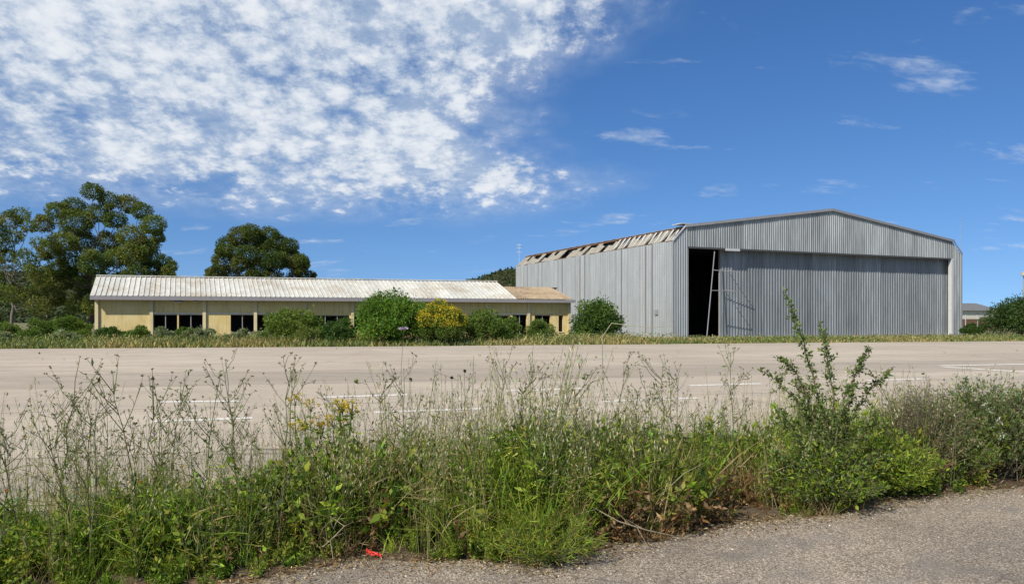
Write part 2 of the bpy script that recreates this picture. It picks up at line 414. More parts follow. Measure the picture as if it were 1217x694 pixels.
def soil_mat(name, c1, c2, c3, s=1.0):
    m, t, b, o = new_mat(name)
    g = t.node('ShaderNodeNewGeometry'); p = g.outputs['Position']
    n1 = t.noise(p, .5 * s, 6, .6); n2 = t.noise(p, 12 * s, 6, .7)
    c = t.mix(t.smooth(n1, .35, .65), c1, c2); c = t.mix(t.math('MULTIPLY', t.smooth(n2, .5, .7), .7), c, c3)
    t.l.new(c, b.inputs['Base Color']); b.inputs['Roughness'].default_value = .95; b.inputs['Specular IOR Level'].default_value = .1
    bump(t, b, n2, .03, .8)
    return m
M_SOIL = soil_mat('verge_soil', (0.075, 0.055, 0.036), (0.11, 0.082, 0.054), (0.17, 0.13, 0.085))
M_EARTH = soil_mat('dry_grassland', (0.17, 0.155, 0.075), (0.12, 0.13, 0.055), (0.22, 0.185, 0.10), .4)
M_HILL = soil_mat('scrub_hill', (0.03, 0.045, 0.018), (0.045, 0.06, 0.025), (0.07, 0.07, 0.035), .08)

def line_mat():
    m, t, b, o = new_mat('worn_road_paint')
    g = t.node('ShaderNodeNewGeometry'); p = g.outputs['Position']
    n = t.noise(p, 9, 6, .7); n2 = t.noise(p, 45, 3, .7)
    c = t.mix(t.smooth(t.math('ADD', t.math('MULTIPLY', n, .6), t.math('MULTIPLY', n2, .4)), .47, .60), (0.72, 0.69, 0.62), (0.42, 0.36, 0.28))
    t.l.new(c, b.inputs['Base Color']); b.inputs['Roughness'].default_value = .85
    return m
M_LINE = line_mat()

# ------------------------------------------------------------------ ground, apron, near road, verge soil
def sheet(name, poly, z, mat, kind='structure'):
    o = link(name, mesh(name, [(x, y, z) for x, y in poly], [tuple(range(len(poly)))], mat)); return tag(o, kind=kind)

XF = np.array([-14, -8.0, -2.98, -1.57, -.99, -.35, .17, .65, 1.2, 1.75, 2.7, 3.7, 4.87, 6.4, 10, 20])
YF = np.array([1.2, 2.6, 3.95, 4.62, 5.02, 5.0, 4.90, 5.25, 5.65, 5.87, 6.28, 6.85, 7.28, 7.87, 9.2, 12.6])
XB = np.array([-14, -8.0, -3, -1, 0, 1, 2, 4, 6, 10, 20]); YB = np.array([3.6, 5.0, 6.3, 7.0, 7.3, 7.6, 8.0, 8.8, 9.7, 11.4, 15.0])
def yf(x): return np.interp(x, XF, YF)
def yb(x): return np.interp(x, XB, YB)

sheet('ground', [(-1500, -400), (1500, -400), (1500, 2500), (-1500, 2500)], -0.03, M_EARTH)
far_edge = [(-60, 34.6), (-30.6, 41.6), (-11, 45.3), (6, 49.3), (20, 53.2), (38.8, 57.6), (80, 67.5)]
xs_b = np.linspace(-14, 20, 60)
wig = rng.normal(0, .06, 60)
sheet('tarmac_apron', [(80, 40)] + far_edge[::-1] + [(-60, -8)] + [(x, yb(x) - .25 + wg) for x, wg in zip(xs_b, wig)], 0.0, M_APRON)
sheet('near_road', [(20, -12), (20, 12.75)] + [(x, yf(x) + .25 + wg) for x, wg in zip(xs_b[::-1], wig[::-1])] + [(-14, -12)], 0.0, M_ROAD)

def soil():
    nx, ny = 220, 16
    xs = np.linspace(-13.5, 19.5, nx); V = []
    for x in xs:
        a, b_ = yf(x) + .02 + .05 * math.sin(x * 9) * math.sin(x * 3.1), yb(x)
        for j in range(ny):
            tt = j / (ny - 1); y = a + (b_ - a) * tt
            h = .055 * math.sin(math.pi * tt) ** .6 + .02 * math.sin(x * 7 + y * 5) * math.sin(math.pi * tt) + rng.normal(0, .006)
            V.append((x, y, -.012 + h if 0 < j < ny - 1 else -.012))
    F = [(i * ny + j, (i + 1) * ny + j, (i + 1) * ny + j + 1, i * ny + j + 1) for i in range(nx - 1) for j in range(ny - 1)]
    return tag(link('verge_soil', mesh('verge_soil', V, F, M_SOIL, True)), kind='structure')
soil()

# painted dashes: (pixel ends in the photograph, both on the ground) -> strip on the apron, 4 mm proud
def paint(name, a, b, wd, label, group):
    p, q_ = G(*a), G(*b); d = (q_ - p) / np.linalg.norm(q_ - p); s = np.array([-d[1], d[0], 0]) * wd / 2
    o = link(name, mesh(name, [p - s + (0, 0, .004), q_ - s + (0, 0, .004), q_ + s + (0, 0, .004), p + s + (0, 0, .004)], [(0, 1, 2, 3)], M_LINE))
    return tag(o, label, 'road marking', group)
DASH = [((190, 477.6), (288, 476.4)), ((385, 472), (485, 468.8)), ((600, 464.5), (692, 461.5)), ((820, 458), (905, 455.8)), ((1030, 452), (1100, 450))]
for i, (a, b) in enumerate(DASH):
    paint('painted_dash', a, b, .25, ['worn white dash behind the weeds, far row, leftmost', 'worn white dash of the far row, second from left', 'worn white dash of the far row, middle one',
          'worn white dash of the far row, fourth from left', 'worn white dash of the far row, seen past the spiny shrub'][i], 'dashes of the far painted row')
DASH2 = [((179, 501), (300, 496.6)), ((445, 490), (572, 485.5)), ((715, 477), (830, 472.8))]
for i, (a, b) in enumerate(DASH2):
    paint('painted_dash', a, b, .20, ['worn white dash of the near row, leftmost', 'worn white dash of the near row, middle one', 'worn white dash of the near row, rightmost'][i], 'dashes of the near painted row')
paint('painted_line', (1117, 434.5), (1330, 430.5), .34, 'upper arm of the white painted arrow shape on the right of the apron', 'lines of the right marking')
paint('painted_line', (1121, 435.9), (1300, 447), .34, 'lower arm of the white painted arrow shape on the right of the apron', 'lines of the right marking')

# ------------------------------------------------------------------ hangar
HX, HY, HW, HL = 13.89, 66.0, 35.9, 34.4
H_ANG = math.atan2(14.0, 33.1)
hg = empty('aircraft_hangar', (HX, HY, 0), H_ANG)
tag(hg, 'large grey corrugated metal hangar with a low gable and half-open sliding door', 'hangar')
Z_EAVE, Z_SH, S_SH, Z_R, Z_D = 8.42, 9.72, 1.45, 12.05, 7.97   # wall top, roof shoulder, shoulder inset, ridge, door head
S_OP, S_LEAF, S_END = 1.48, 5.55, 34.3

def roof_z(s):
    s = min(s, HW - s)
    return Z_EAVE + (Z_SH - Z_EAVE) * s / S_SH if s < S_SH else Z_SH + (Z_R - Z_SH) * (s - S_SH) / (HW / 2 - S_SH)

def sheet_profile(x0, x1, pitch=.25, dep=.05):
    n = max(1, round((x1 - x0) / pitch)); pw = (x1 - x0) / n; pts = []
    for i in range(n):
        a = x0 + i * pw
        pts += [(a, 0), (a + .5 * pw, 0), (a + .62 * pw, dep), (a + .88 * pw, dep)]
    pts.append((x1, 0)); return pts

def cladding(name, x0, x1, zb, ztop, mat, parent, face='front', y0=0.0, pitch=.25, dep=.05, jit=0.012):
    """one corrugated sheet; x along the wall, ribs stand out towards the viewer"""
    pr = sheet_profile(0, x1 - x0, pitch, dep); n = len(pr)
    zt = ztop if callable(ztop) else (lambda s: ztop)
    vs = [(x, -y, zb) for x, y in pr] + [(x, -y, zt(x0 + x)) for x, y in pr]
    fs = [(i, i + 1, n + i + 1, n + i) for i in range(n - 1)]
    me = mesh(name, vs, fs, mat)
    o = link(name, me, parent)
    j = random.uniform(-jit, jit)
    if face == 'front': o.location = (x0, y0 + j, 0)
    else:
        o.rotation_euler = (0, 0, R(-90)); o.location = (y0 + j, x1 if False else x0, 0)
    return o

# gable wall above the door
x = S_OP
while x < S_END:
    x1 = min(x + 1.0, S_END + .29)
    if S_END + .29 - x1 < .5: x1 = S_END + .29
    cladding('gable_sheet', x, x1 - .012, Z_D, lambda s: roof_z(s) - .05, M_STEEL, hg, pitch=.27, dep=.055)
    x = x1
# corner bays
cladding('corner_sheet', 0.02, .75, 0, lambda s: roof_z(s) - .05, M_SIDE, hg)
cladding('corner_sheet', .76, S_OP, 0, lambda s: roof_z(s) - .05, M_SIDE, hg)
cladding('corner_sheet', S_END + .30, HW - .6, 0, lambda s: roof_z(s) - .05, M_STEEL, hg)
cladding('corner_sheet', HW - .59, HW - .02, 0, lambda s: roof_z(s) - .05, M_STEEL, hg)
MB().box((S_END, -.09, 0), (S_END + .29, .3, Z_D - .03)).build('door_post', M_GALV, hg)
MB().box((S_OP - .02, -.03, 0), (S_OP + .09, .35, Z_D - .03)).build('door_post', M_TRIM, hg)
MB().box((S_OP, -.07, Z_D - .16), (S_END + .29, .05, Z_D - .012)).build('door_head_rail', M_RAILSHADE, hg)  # near-black colour paints the shadow line under the header
MB().box((S_LEAF - .05, -.14, Z_D - .24), (S_LEAF + 1.5, -.072, Z_D - .02)).build('rail_cover', M_GALV, hg)
# door leaf, set back behind the head rail
door = MB().box((S_LEAF, .74, 0.03), (S_LEAF + .10, .97, Z_D + .25)).box((S_LEAF + .1, .85, 0.03), (S_END + .5, .93, .22)).box((S_LEAF + .1, .85, 3.8), (S_END + .5, .93, 3.95)).build('sliding_door', M_TRIM, hg)
x = S_LEAF + .02
k = 0
while x < S_END:
    x1 = x + .98
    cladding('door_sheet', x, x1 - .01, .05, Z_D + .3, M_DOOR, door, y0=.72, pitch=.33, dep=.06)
    x = x1; k += 1
# left side wall: tall sheets with dark gaps and a base flashing
y = 0.03; k = 0
seams = {3, 8, 15, 20, 25, 29}
while y < HL - .2:
    y1 = min(y + 1.06, HL)
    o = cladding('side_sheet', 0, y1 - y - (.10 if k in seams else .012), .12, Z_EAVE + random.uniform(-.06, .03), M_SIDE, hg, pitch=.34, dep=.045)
    o.rotation_euler = (0, 0, R(-90)); o.location = (0.0 + random.uniform(-.01, .01), y1, 0)
    if k in seams: MB().box((-.045, y1 - .02, .1), (-.005, y1 + .03, Z_EAVE - .1)).build('downpipe', M_RUST if k in (3, 15) else M_TRIM, hg)
    y = y1; k += 1
MB().box((-.06, -.06, 0), (.02, .02, Z_EAVE + .05)).build('corner_trim', M_TRIM, hg)
MB().box((HW - .02, -.06, 0), (HW + .06, .02, Z_EAVE + .05)).build('corner_trim', M_TRIM, hg)
MB().box((-.03, .03, 0), (.04, HL, .12)).build('base_kerb', M_CONC, hg)
MB().box((-.12, 2.2, 2.05), (-.04, 2.75, 2.5)).build('wall_vent', M_TRIM, hg)
# plain walls that are only seen from inside
MB().box((HW - .04, .05, 0), (HW, HL, Z_EAVE)).build('side_wall', M_STEEL, hg)
MB().prism([(0.05, 0), (HW - .05, 0), (HW - .05, Z_EAVE), (HW - S_SH, Z_SH - .1), (HW / 2, Z_R - .1), (S_SH, Z_SH - .1), (.05, Z_EAVE)], HL - .05, HL).build('back_wall', M_STEEL, hg)
MB().box((.08, .2, .003), (HW - .08, HL - .1, .02)).build('floor_slab', M_CONC, hg)
MB().box((.30, .2, .05), (.34, HL - .1, Z_EAVE)).build('shade_lining', M_SHADEDARK, hg)  # linings added as dark backing behind the opening and broken shoulder
MB().box((S_SH + .05, .2, Z_EAVE - .3), (S_SH + .10, HL - .1, Z_SH - .06)).build('shade_lining', M_SHADEDARK, hg)
MB().box((.35, .2, Z_EAVE - .36), (S_SH + .10, HL - .1, Z_EAVE - .31)).build('shade_lining', M_SHADEDARK, hg)
MB().box((.36, .25, Z_D + .35), (HW - .36, HL - .15, Z_D + .39)).build('ceiling_board', M_SHADEDARK, hg)
MB().box((HW - .34, .2, .05), (HW - .30, HL - .1, Z_EAVE)).build('shade_lining', M_SHADEDARK, hg)
# roof slopes: thin corrugated decks
for sgn in (0, 1):
    mb = MB(); n = 44
    for i in range(n):
        y0, y1 = -.15 + (HL + .3) * i / n, -.15 + (HL + .3) * (i + 1) / n
        def X(s): return s if sgn == 0 else HW - s
        dz = .05 if i % 2 else 0
        z0, z1 = Z_SH + .02 + dz, Z_R + .02 + dz
        vs = [(X(S_SH - .25), y0, z0 - .03), (X(HW / 2), y0, z1), (X(HW / 2), y1, z1), (X(S_SH - .25), y1, z0 - .03)]
        mb.add(vs + [(a, b_, c - .04) for a, b_, c in vs], [(0, 1, 2, 3), (7, 6, 5, 4), (0, 4, 5, 1), (1, 5, 6, 2), (2, 6, 7, 3), (3, 7, 4, 0)])
    mb.build('roof_slope', M_TRIM, hg)
# verge flashing along the gable
for sgn in (0, 1):
    def X(s): return s if sgn == 0 else HW - s
    s0 = S_SH - .2
    mb = MB(); a = (X(s0), Z_SH - .10); b_ = (X(HW / 2), Z_R - .10)
    mb.prism([a, b_, (b_[0], b_[1] + .24), (a[0], a[1] + .24)], -.20, -.152); mb.build('verge_flashing', M_TRIM, hg)
    a = (X(-.03), Z_EAVE - .03); b_ = (X(s0), Z_SH - .05)
    mb = MB(); mb.prism([a, b_, (b_[0], b_[1] + .16), (a[0], a[1] + .16)], -.12, -.06); mb.build('shoulder_flashing', M_STEEL if sgn else M_GALV, hg)
# right shoulder closed by sheets (its outside faces away)
for yy in np.arange(0, HL - .5, 2.0):
    MB().add([(HW, yy, Z_EAVE), (HW - S_SH, yy, Z_SH), (HW - S_SH, yy + 1.98, Z_SH), (HW, yy + 1.98, Z_EAVE)], [(0, 1, 2, 3)]).build('shoulder_panel', M_STEEL, hg)
# left shoulder: broken panels, the lattice behind laid bare
yy = 0.35; i = 0
missing = {0, 1, 3, 4, 6, 8, 9, 10, 13, 17, 22, 23, 29}
dirv = np.array([S_SH, 0, Z_SH - Z_EAVE])
while yy < HL - .3:
    wd = .92
    a0, a1 = 0.02, .98
    skip = False
    if i in missing: skip = True
    elif random.random() < .7: a1 = random.uniform(.35, .85)
    if not skip:
        tl = random.uniform(-.05, .08)
        p = [dirv * a0 + (0, yy, Z_EAVE), dirv * a0 + (0, yy + wd - .04, Z_EAVE), dirv * a1 + (0, yy + wd - .04, Z_EAVE + tl), dirv * (a1 - random.uniform(0, .12)) + (0, yy, Z_EAVE)]
        nrm = np.array([-.04, 0, .045])
        MB().add(p + [v - nrm for v in p], [(0, 1, 2, 3), (7, 6, 5, 4), (0, 4, 5, 1), (1, 5, 6, 2), (2, 6, 7, 3), (3, 7, 4, 0)]).build('shoulder_panel', M_BROKEN, hg)
    elif i in (0, 3, 6, 9):
        p = [dirv * .02 + (0, yy, Z_EAVE), dirv * .02 + (0, yy + wd, Z_EAVE), dirv * .3 + (0, yy + wd, Z_EAVE), dirv * .42 + (0, yy + .2, Z_EAVE + .1)]
        nrm = np.array([-.04, 0, .045])
        MB().add(p + [v - nrm for v in p], [(0, 1, 2, 3), (7, 6, 5, 4), (0, 4, 5, 1), (1, 5, 6, 2), (2, 6, 7, 3), (3, 7, 4, 0)]).build('broken_panel', M_BROKEN, hg)
    yy += wd; i += 1
for i in range(12):
    y0 = .4 + i * .9
    p0 = np.array((.12, y0, Z_EAVE + .02)); p1 = np.array((S_SH - .15, y0 + .45, Z_SH - .12)); p2 = np.array((.12, y0 + .9, Z_EAVE + .02))
    MB().bar(p0, p1, .075).build('lattice_bar', M_GALV, hg); MB().bar(p1, p2, .075).build('lattice_bar', M_BROKEN, hg)
MB().box((.06, .2, Z_EAVE - .08), (.2, HL - .2, Z_EAVE + .06)).build('eave_beam', M_RUST, hg)
MB().box((S_SH - .2, .2, Z_SH - .2), (S_SH - .08, HL - .2, Z_SH - .06)).build('shoulder_beam', M_RUST, hg)
MB().box((.9, -.1, Z_SH + .16), (3.2, 1.2, Z_SH + .22)).build('loose_roof_sheet', M_GALV, hg).rotation_euler = (0, R(-1), 0)
bpy.context.view_layer.update()

def H(s, y, z):
    return Vector((HX, HY, 0)) + Matrix.Rotation(H_ANG, 3, 'Z') @ Vector((s, y, z))

# bent ladder frame leaning by the opening
lad = empty('leaning_metal_ladder', H(3.2, -.6, 0), H_ANG)
tag(lad, 'tall pale metal ladder frame leaning at the edge of the dark hangar opening', 'ladder')
MB().bar((-1.05, -1.2, 0), (1.05, .45, 7.6), .042).build('rail', M_LADDER, lad)
for a, b_ in (((.62, .10, 5.95), (3.15, -.35, 5.8)), ((.12, -.25, 4.15), (2.75, -.45, 4.1))):
    MB().bar(a, b_, .034).build('rung', M_LADDER, lad)
for a, b_ in (((3.15, 1.22, 6.0), (3.15, -.36, 5.8)), ((2.75, 1.22, 4.3), (2.75, -.46, 4.1))):  # bars added to throw diagonal shadows across the door
    MB().bar(a, b_, .024).build('shadow_bar', M_TRIM, lad)

# ------------------------------------------------------------------ yellow building
BX, BY, B_ANG, BLEN, BDEP = -29.28, 54.0, R(16), 35.4, 7.4
bl = empty('yellow_outbuilding', (BX, BY, 0), B_ANG)
tag(bl, 'long low derelict yellow building with white ribbed roof and dark broken windows', 'building')
Z_E, Z_RG, OV, BR = 3.10, 4.85, .62, 3.7
SPLIT = 30.7
bays = [i * BLEN / 10 for i in range(11)]
TH = .22
# openings per bay: (start, end, sill, head)
OPEN = {1: [(.12, 1.70, .70, 2.0), (1.80, 3.42, .70, 2.0)], 2: [(1.80, 3.42, .62, 2.0)], 3: [(.12, 1.70, .70, 2.0), (1.80, 3.42, .70, 2.0)], 4: [(.6, 3.3, .8, 1.96)],
        5: [(.12, 1.6, .8, 1.96), (1.9, 3.4, .8, 1.96)], 6: [(.3, 3.2, .8, 1.96)], 7: [(.3, 3.2, .8, 1.96)], 8: [(.3, 1.9, .75, 1.96), (2.2, 3.4, .0, 2.05)], 9: [(.55, 1.9, .75, 2.0), (2.62, 3.02, .55, 1.95)]}
def wall_piece(x0, x1, z0, z1):
    if x1 - x0 < .02 or z1 - z0 < .02: return
    MB().box((0, 0, z0), (x1 - x0, TH, z1)).build('wall', M_WALL, bl, (x0, 0, 0))
for i in range(10):
    a, b_ = bays[i], bays[i + 1]
    ops = OPEN.get(i, [])
    xs = a
    for (p, q_, s0, s1) in ops:
        wall_piece(xs, a + p, 0, 2.10)
        wall_piece(a + p, a + q_, 0, s0)
        wall_piece(a + p, a + q_, s1, 2.10)
        if s0 > .1:
            MB().box((a + p - .05, -.06, s0), (a + q_ + .05, .10, s0 + .06)).build('window_sill', M_WPAINT, bl)
        if q_ - p > .8:
            wf = MB().box((a + p, .07, s1 - .06), (a + q_, .13, s1)).build('window_frame', M_DARKF, bl)
            nm = 2 if q_ - p < 2 else 3
            for j in range(1, nm):
                xx = a + p + (q_ - p) * j / nm
                MB().box((xx - .025, .075, s0 + .06), (xx + .025, .125, s1 - .06)).build('mullion', M_DARKF, wf)
        xs = a + q_
    wall_piece(xs, b_, 0, 2.10)
    wall_piece(a, b_, 2.104, Z_E + .05)
    MB().box((a - .11, -.13, 0), (a + .11, -.003, Z_E)).build('pilaster', M_PIL, bl)
    if i in (1, 2, 3, 5, 8): MB().box((a + .12, -.05, 2.02), (b_ - .12, -.003, 2.10)).build('lintel_band', M_WPAINT, bl)
MB().box((BLEN - .11, -.13, 0), (BLEN + .11, -.003, Z_E)).build('pilaster', M_PIL, bl)
# end walls, back wall, floor, inside partition
for xx in (0, BLEN - TH):
    vs = [(xx, TH, 0), (xx, BDEP, 0), (xx, BDEP, Z_E - .1), (xx, BR, Z_RG - (.2 if xx == 0 else .65)), (xx, TH, Z_E)]
    vs += [(a + TH, b_, c) for a, b_, c in vs]
    MB().add(vs, [(0, 1, 2, 3, 4), (9, 8, 7, 6, 5)] + [(j, 5 + j, 5 + (j + 1) % 5, (j + 1) % 5) for j in range(5)]).build('end_wall', M_WALL, bl)
MB().box((0, BDEP - .002, 0), (BLEN, BDEP + TH, Z_E)).build('back_wall', M_WALL, bl)
MB().box((TH, TH, .002), (BLEN - TH, BDEP, .03)).build('floor_slab', M_SHADEDARK, bl)
MB().box((TH, 4.6, .03), (BLEN - TH, 4.7, Z_E - .08)).build('partition', M_SHADEDARK, bl)
MB().box((TH, TH + .002, Z_E - .06), (BLEN - TH, BDEP - .01, Z_E - .02)).build('ceiling_board', M_SHADEDARK, bl)
# roof sheets
def roof_sheet(name, s0, s1, zr, mat, parent, ribs=3):
    wd = s1 - s0; SK = .55
    prof = []
    for j in range(ribs):
        a = wd * j / ribs; c = wd / ribs
        prof += [(a, 0), (a + c - .10, 0), (a + c - .075, .055), (a + c - .025, .055)]
    prof.append((wd, 0)); n = len(prof); vs = []
    for (yy, zz, sk) in ((-OV, Z_E + .17, 0), (BR, zr, -SK)):
        vs += [(x + sk, yy, zz + h) for x, h in prof]
    fs = [(j, j + 1, n + j + 1, n + j) for j in range(n - 1)]
    o = link(name, mesh(name, vs, fs, mat), parent, (s0, 0, random.uniform(-.006, .006)))
    return o
s = -.30; NS = 30
stp = (SPLIT + .30) / NS
for i in range(NS): roof_sheet('roof_sheet', s + i * stp, s + (i + 1) * stp - .01, Z_RG, M_ROOFW, bl)
for i in range(5): roof_sheet('rusty_roof_sheet', SPLIT + .02 + i * .97, SPLIT + .02 + (i + 1) * .97 - .01, Z_RG - .42, M_ROOFR, bl, 5)
MB().add([(-.8, BR, Z_RG), (SPLIT, BR, Z_RG), (SPLIT, BDEP + .5, Z_E + .1), (-.8, BDEP + .5, Z_E + .1)], [(0, 1, 2, 3)]).build('back_roof', M_ROOFW, bl)
MB().add([(SPLIT, BR, Z_RG - .42), (BLEN + .3, BR, Z_RG - .42), (BLEN + .3, BDEP + .5, Z_E + .05), (SPLIT, BDEP + .5, Z_E + .05)], [(0, 1, 2, 3)]).build('back_roof', M_ROOFR, bl)
MB().prism([(-.85, 0), (SPLIT - .5, 0), (SPLIT - .5, .07), (-.85, .07)], BR - .12, BR + .12).build('ridge_cap', M_ROOFW, bl, (0, 0, Z_RG + .04))
# gable piece between the two roofs
MB().add([(SPLIT - .01, -OV, Z_E + .16), (SPLIT - .56, BR, Z_RG), (SPLIT - .56, BR, Z_RG - .5), (SPLIT - .01, -OV, Z_E + .06)], [(0, 1, 2, 3)]).build('step_flashing', M_WPAINT, bl)
# fascia and soffit
MB().box((-.30, -OV - .03, Z_E - .10), (SPLIT, -OV + .02, Z_E + .19)).build('fascia', M_FASCIA, bl)
MB().box((SPLIT + .003, -OV - .04, Z_E - .10), (BLEN + .32, -OV + .02, Z_E + .14)).build('fascia', M_FASCIA, bl)
MB().box((-.28, -OV + .022, Z_E - .02), (BLEN + .3, -.14, Z_E + .01)).build('soffit', M_SHADEDARK, bl)
for (sx, wdt) in ((5.0, .7), (18.8, .9), (6.4, .25), (24.4, .5)):
    o = MB().box((0, 0, 0), (wdt, .3, .03)).build('loose_soffit_board', M_WPAINT, bl, (sx, -.5, Z_E - .22)); o.rotation_euler = (R(20), R(random.uniform(-6, 6)), 0)

# ------------------------------------------------------------------ far things on the right and the hill
sh = empty('low_shed', AT(1160, 399, 112) * (1, 1, 0), R(20))
tag(sh, 'small distant shed with grey roof and rusty lower wall right of the hangar', 'shed')
MB().box((-4, 0, 0), (4, 6, 1.7)).build('rusty_wall', M_RUST, sh)
MB().box((-4, -.02, 1.703), (4, 6, 2.95)).build('pale_wall', M_WPAINT, sh)
MB().prism([(-4.6, 2.95), (4.6, 2.95), (4.6, 3.0), (-.5, 4.0), (-4.6, 4.0)], -.4, 6.4).build('roof', M_TRIM, sh)
for xx in (-2.2, .2, 2.4): MB().box((xx, -.06, 0), (xx + .15, -.022, 2.95)).build('post', M_GALV, sh)

mst = empty('radio_mast', AT(617, 399, 260) * (1, 1, 0))
tag(mst, 'thin far radio mast standing behind the left end of the hangar roof', 'mast')
MB().bar((0, 0, 0), (0, 0, 27.5), .09, 6, .05).build('pole', M_GALV, mst)
for zz in (24.5, 26, 27): MB().bar((-.8, 0, zz), (.8, 0, zz), .09).build('aerial', M_GALV, mst)
pl = empty('antenna_pole', AT(1141.5, 399, 150) * (1, 1, 0))
tag(pl, 'slender dark pole rising behind the right corner of the hangar', 'pole')
MB().bar((0, 0, 0), (0, 0, 21.5), .05, 6, .03).build('shaft', M_TRIM, pl); MB().bar((-.1, 0, 21.2), (.1, 0, 21.2), .07).build('cap', M_TRIM, pl)
tw = empty('distant_tower', AT(1221, 399, 170) * (1, 1, 0))
tag(tw, 'pale distant tower cut by the right edge behind the round bush', 'tower')
MB().bar((0, 0, 0), (0, 0, 11.4), .95, 12, .8).build('shaft', M_CONC, tw); MB().bar((0, 0, 11.4), (0, 0, 12.2), 1.3, 12, 1.2).build('cap', M_CONC, tw)

def hills():
    fm_v = []; fm_f = []
    xs = np.linspace(-700, 700, 281); ys = np.linspace(360, 620, 40)
    def hz(x, y):
        t = (y - 360) / 260
        base = 22 * math.exp(-((x + 330) / 260) ** 2) + 20 * math.exp(-((x - 20) / 55) ** 2) + 11 + 5 * math.sin(x * .013 + 1)
        return base * math.sin(min(1, t * 1.35) * math.pi / 2) - 6 * (1 - t)
    for xx in xs:
        for yy in ys: fm_v.append((xx, yy, hz(xx, yy) + rng.normal(0, .5)))
    ny = len(ys)
    fm_f = [(i * ny + j, (i + 1) * ny + j, (i + 1) * ny + j + 1, i * ny + j + 1) for i in range(len(xs) - 1) for j in range(ny - 1)]
    tag(link('hill', mesh('hill', fm_v, fm_f, M_HILL, True)), kind='structure')
    fm = FM()
    n = 9500
    X = rng.uniform(-560, 560, n); Y = rng.uniform(362, 560, n)
    P = np.array([(a, b_, hz(a, b_)) for a, b_ in zip(X, Y)])
    r = rng.uniform(1.4, 3.6, n)
    for i in range(n):
        m = 16
        d = rdir(m, .35); d[:, 2] = np.abs(d[:, 2])
        fm.leaves(P[i] + d * r[i] * .8, rdir(m, .2), r[i] * .7, r[i] * .5, cvar(m, [(0.055, 0.075, 0.03), (0.075, 0.085, 0.04)], .25))
    tag(fm.build('hill_scrub', M_LEAF), 'dark green scrub covering the far hill', 'scrub', kind='stuff')
hills()

# ------------------------------------------------------------------ trees and shrubs
def crown_fm(clumps, n_per, lsize, colors, droop=-.25, var=.3):
    """clumps: (centre, radius); leaves crowd the shell of each clump"""
    fm = FM()
    for c, r in clumps:
        n = int(n_per * (r ** 2) + 20)
        d = rdir(n); rr = r * rng.uniform(.45, 1.08, n) ** .7
        sq = np.array([1, 1, .78])
        P = np.asarray(c) + d * rr[:, None] * sq
        base = np.asarray(colors)[rng.integers(0, len(colors))]
        D = rdir(n) + d * .6; D[:, 2] += droop
        L = lsize * rng.uniform(.7, 1.4, n)
        fm.leaves(P, D, L, L * .42, cvar(n, base, var))
    return fm

def limb(fm, p, q, r0, r1, c, wob=.05, n=6):
    p, q = np.asarray(p, float), np.asarray(q, float)
    t = np.linspace(0, 1, n)[:, None]; L = np.linalg.norm(q - p)
    pts = p + (q - p) * t + rng.normal(0, wob * L, (n, 3)) * np.sin(t * np.pi)
    fm.tube(pts, np.linspace(r0, r1, n), c, 6)

def tree(name, base, clumps, label, group, leafc, n_per=150, lsize=.34, trunk_r=.3, bark=(.34, .30, .25), fork=.32):
    root = empty(name, base)
    tag(root, label, 'tree', group)
    base = np.asarray(base)
    loc = [(np.asarray(c) - base, r) for c, r in clumps]
    tf = FM()
    cz = np.mean([c for c, r in loc], axis=0); top = max(c[2] for c, r in loc)
    fk = np.array([cz[0] * .4, cz[1] * .4, top * fork])
    limb(tf, (0, 0, -.1), fk, trunk_r, trunk_r * .75, bark, .04)
    for c, r in loc:
        if r < .55 * max(q_[1] for q_ in loc): continue
        lo = fk * rng.uniform(.75, 1.15); lo[2] = min(lo[2], c[2] * .9)
        limb(tf, lo, c * .9 + lo * .1, trunk_r * .2, .025, bark, .08)
    tf.build('trunk', M_WOOD, root)
    crown_fm(loc, n_per, lsize, leafc).build('crown', M_LEAF, root)
    return root

rng = np.random.default_rng(21)
EUC = [(0.110, 0.145, 0.030), (0.140, 0.165, 0.034), (0.075, 0.112, 0.028), (0.130, 0.140, 0.036)]
def pxclumps(lst, Y, dep, drop=.05):
    out = []
    for px, py, rp in lst:
        if rng.random() < drop: continue
        px += rng.normal(0, 3); py += rng.normal(0, 2.5); rp *= rng.uniform(.75, 1.12)
        y = Y + rng.uniform(-dep, dep); out.append((AT(px, py, y), 1.18 * rp / FPX * y))
        for _ in range(3):
            a_ = rng.uniform(0, 6.28); out.append((AT(px + math.cos(a_) * rp * .95, py + math.sin(a_) * rp * .8, y + rng.uniform(-1, 1)), rng.uniform(.3, .55) * rp / FPX * y))
    return out
big = [(105, 232, 13), (85, 240, 14), (128, 236, 12), (150, 245, 12), (68, 250, 13), (55, 265, 12), (90, 262, 15), (115, 258, 14), (138, 262, 14), (165, 256, 11), (180, 268, 12),
       (75, 285, 14), (100, 288, 14), (130, 288, 13), (155, 282, 13), (175, 292, 13), (192, 282, 8), (60, 300, 14), (85, 310, 15), (112, 315, 14), (140, 312, 13), (165, 312, 12), (190, 312, 12), (202, 318, 6),
       (50, 325, 13), (75, 335, 15), (100, 340, 14), (128, 335, 13), (152, 332, 13), (178, 330, 12), (195, 332, 9), (62, 352, 14), (90, 360, 14), (48, 345, 10), (112, 362, 12), (160, 324, 14), (184, 320, 13), (150, 300, 13), (120, 302, 13), (95, 325, 14), (170, 300, 12), (198, 322, 9), (70, 318, 12)]
tree('eucalyptus_tree', G(105, 399.5), pxclumps(big, 75, 3.5, 0.0), 'broad tall eucalyptus with olive crown behind the left end of the yellow building', 'eucalyptus trees', EUC, 1250, .195, .34, (.11, .09, .07))
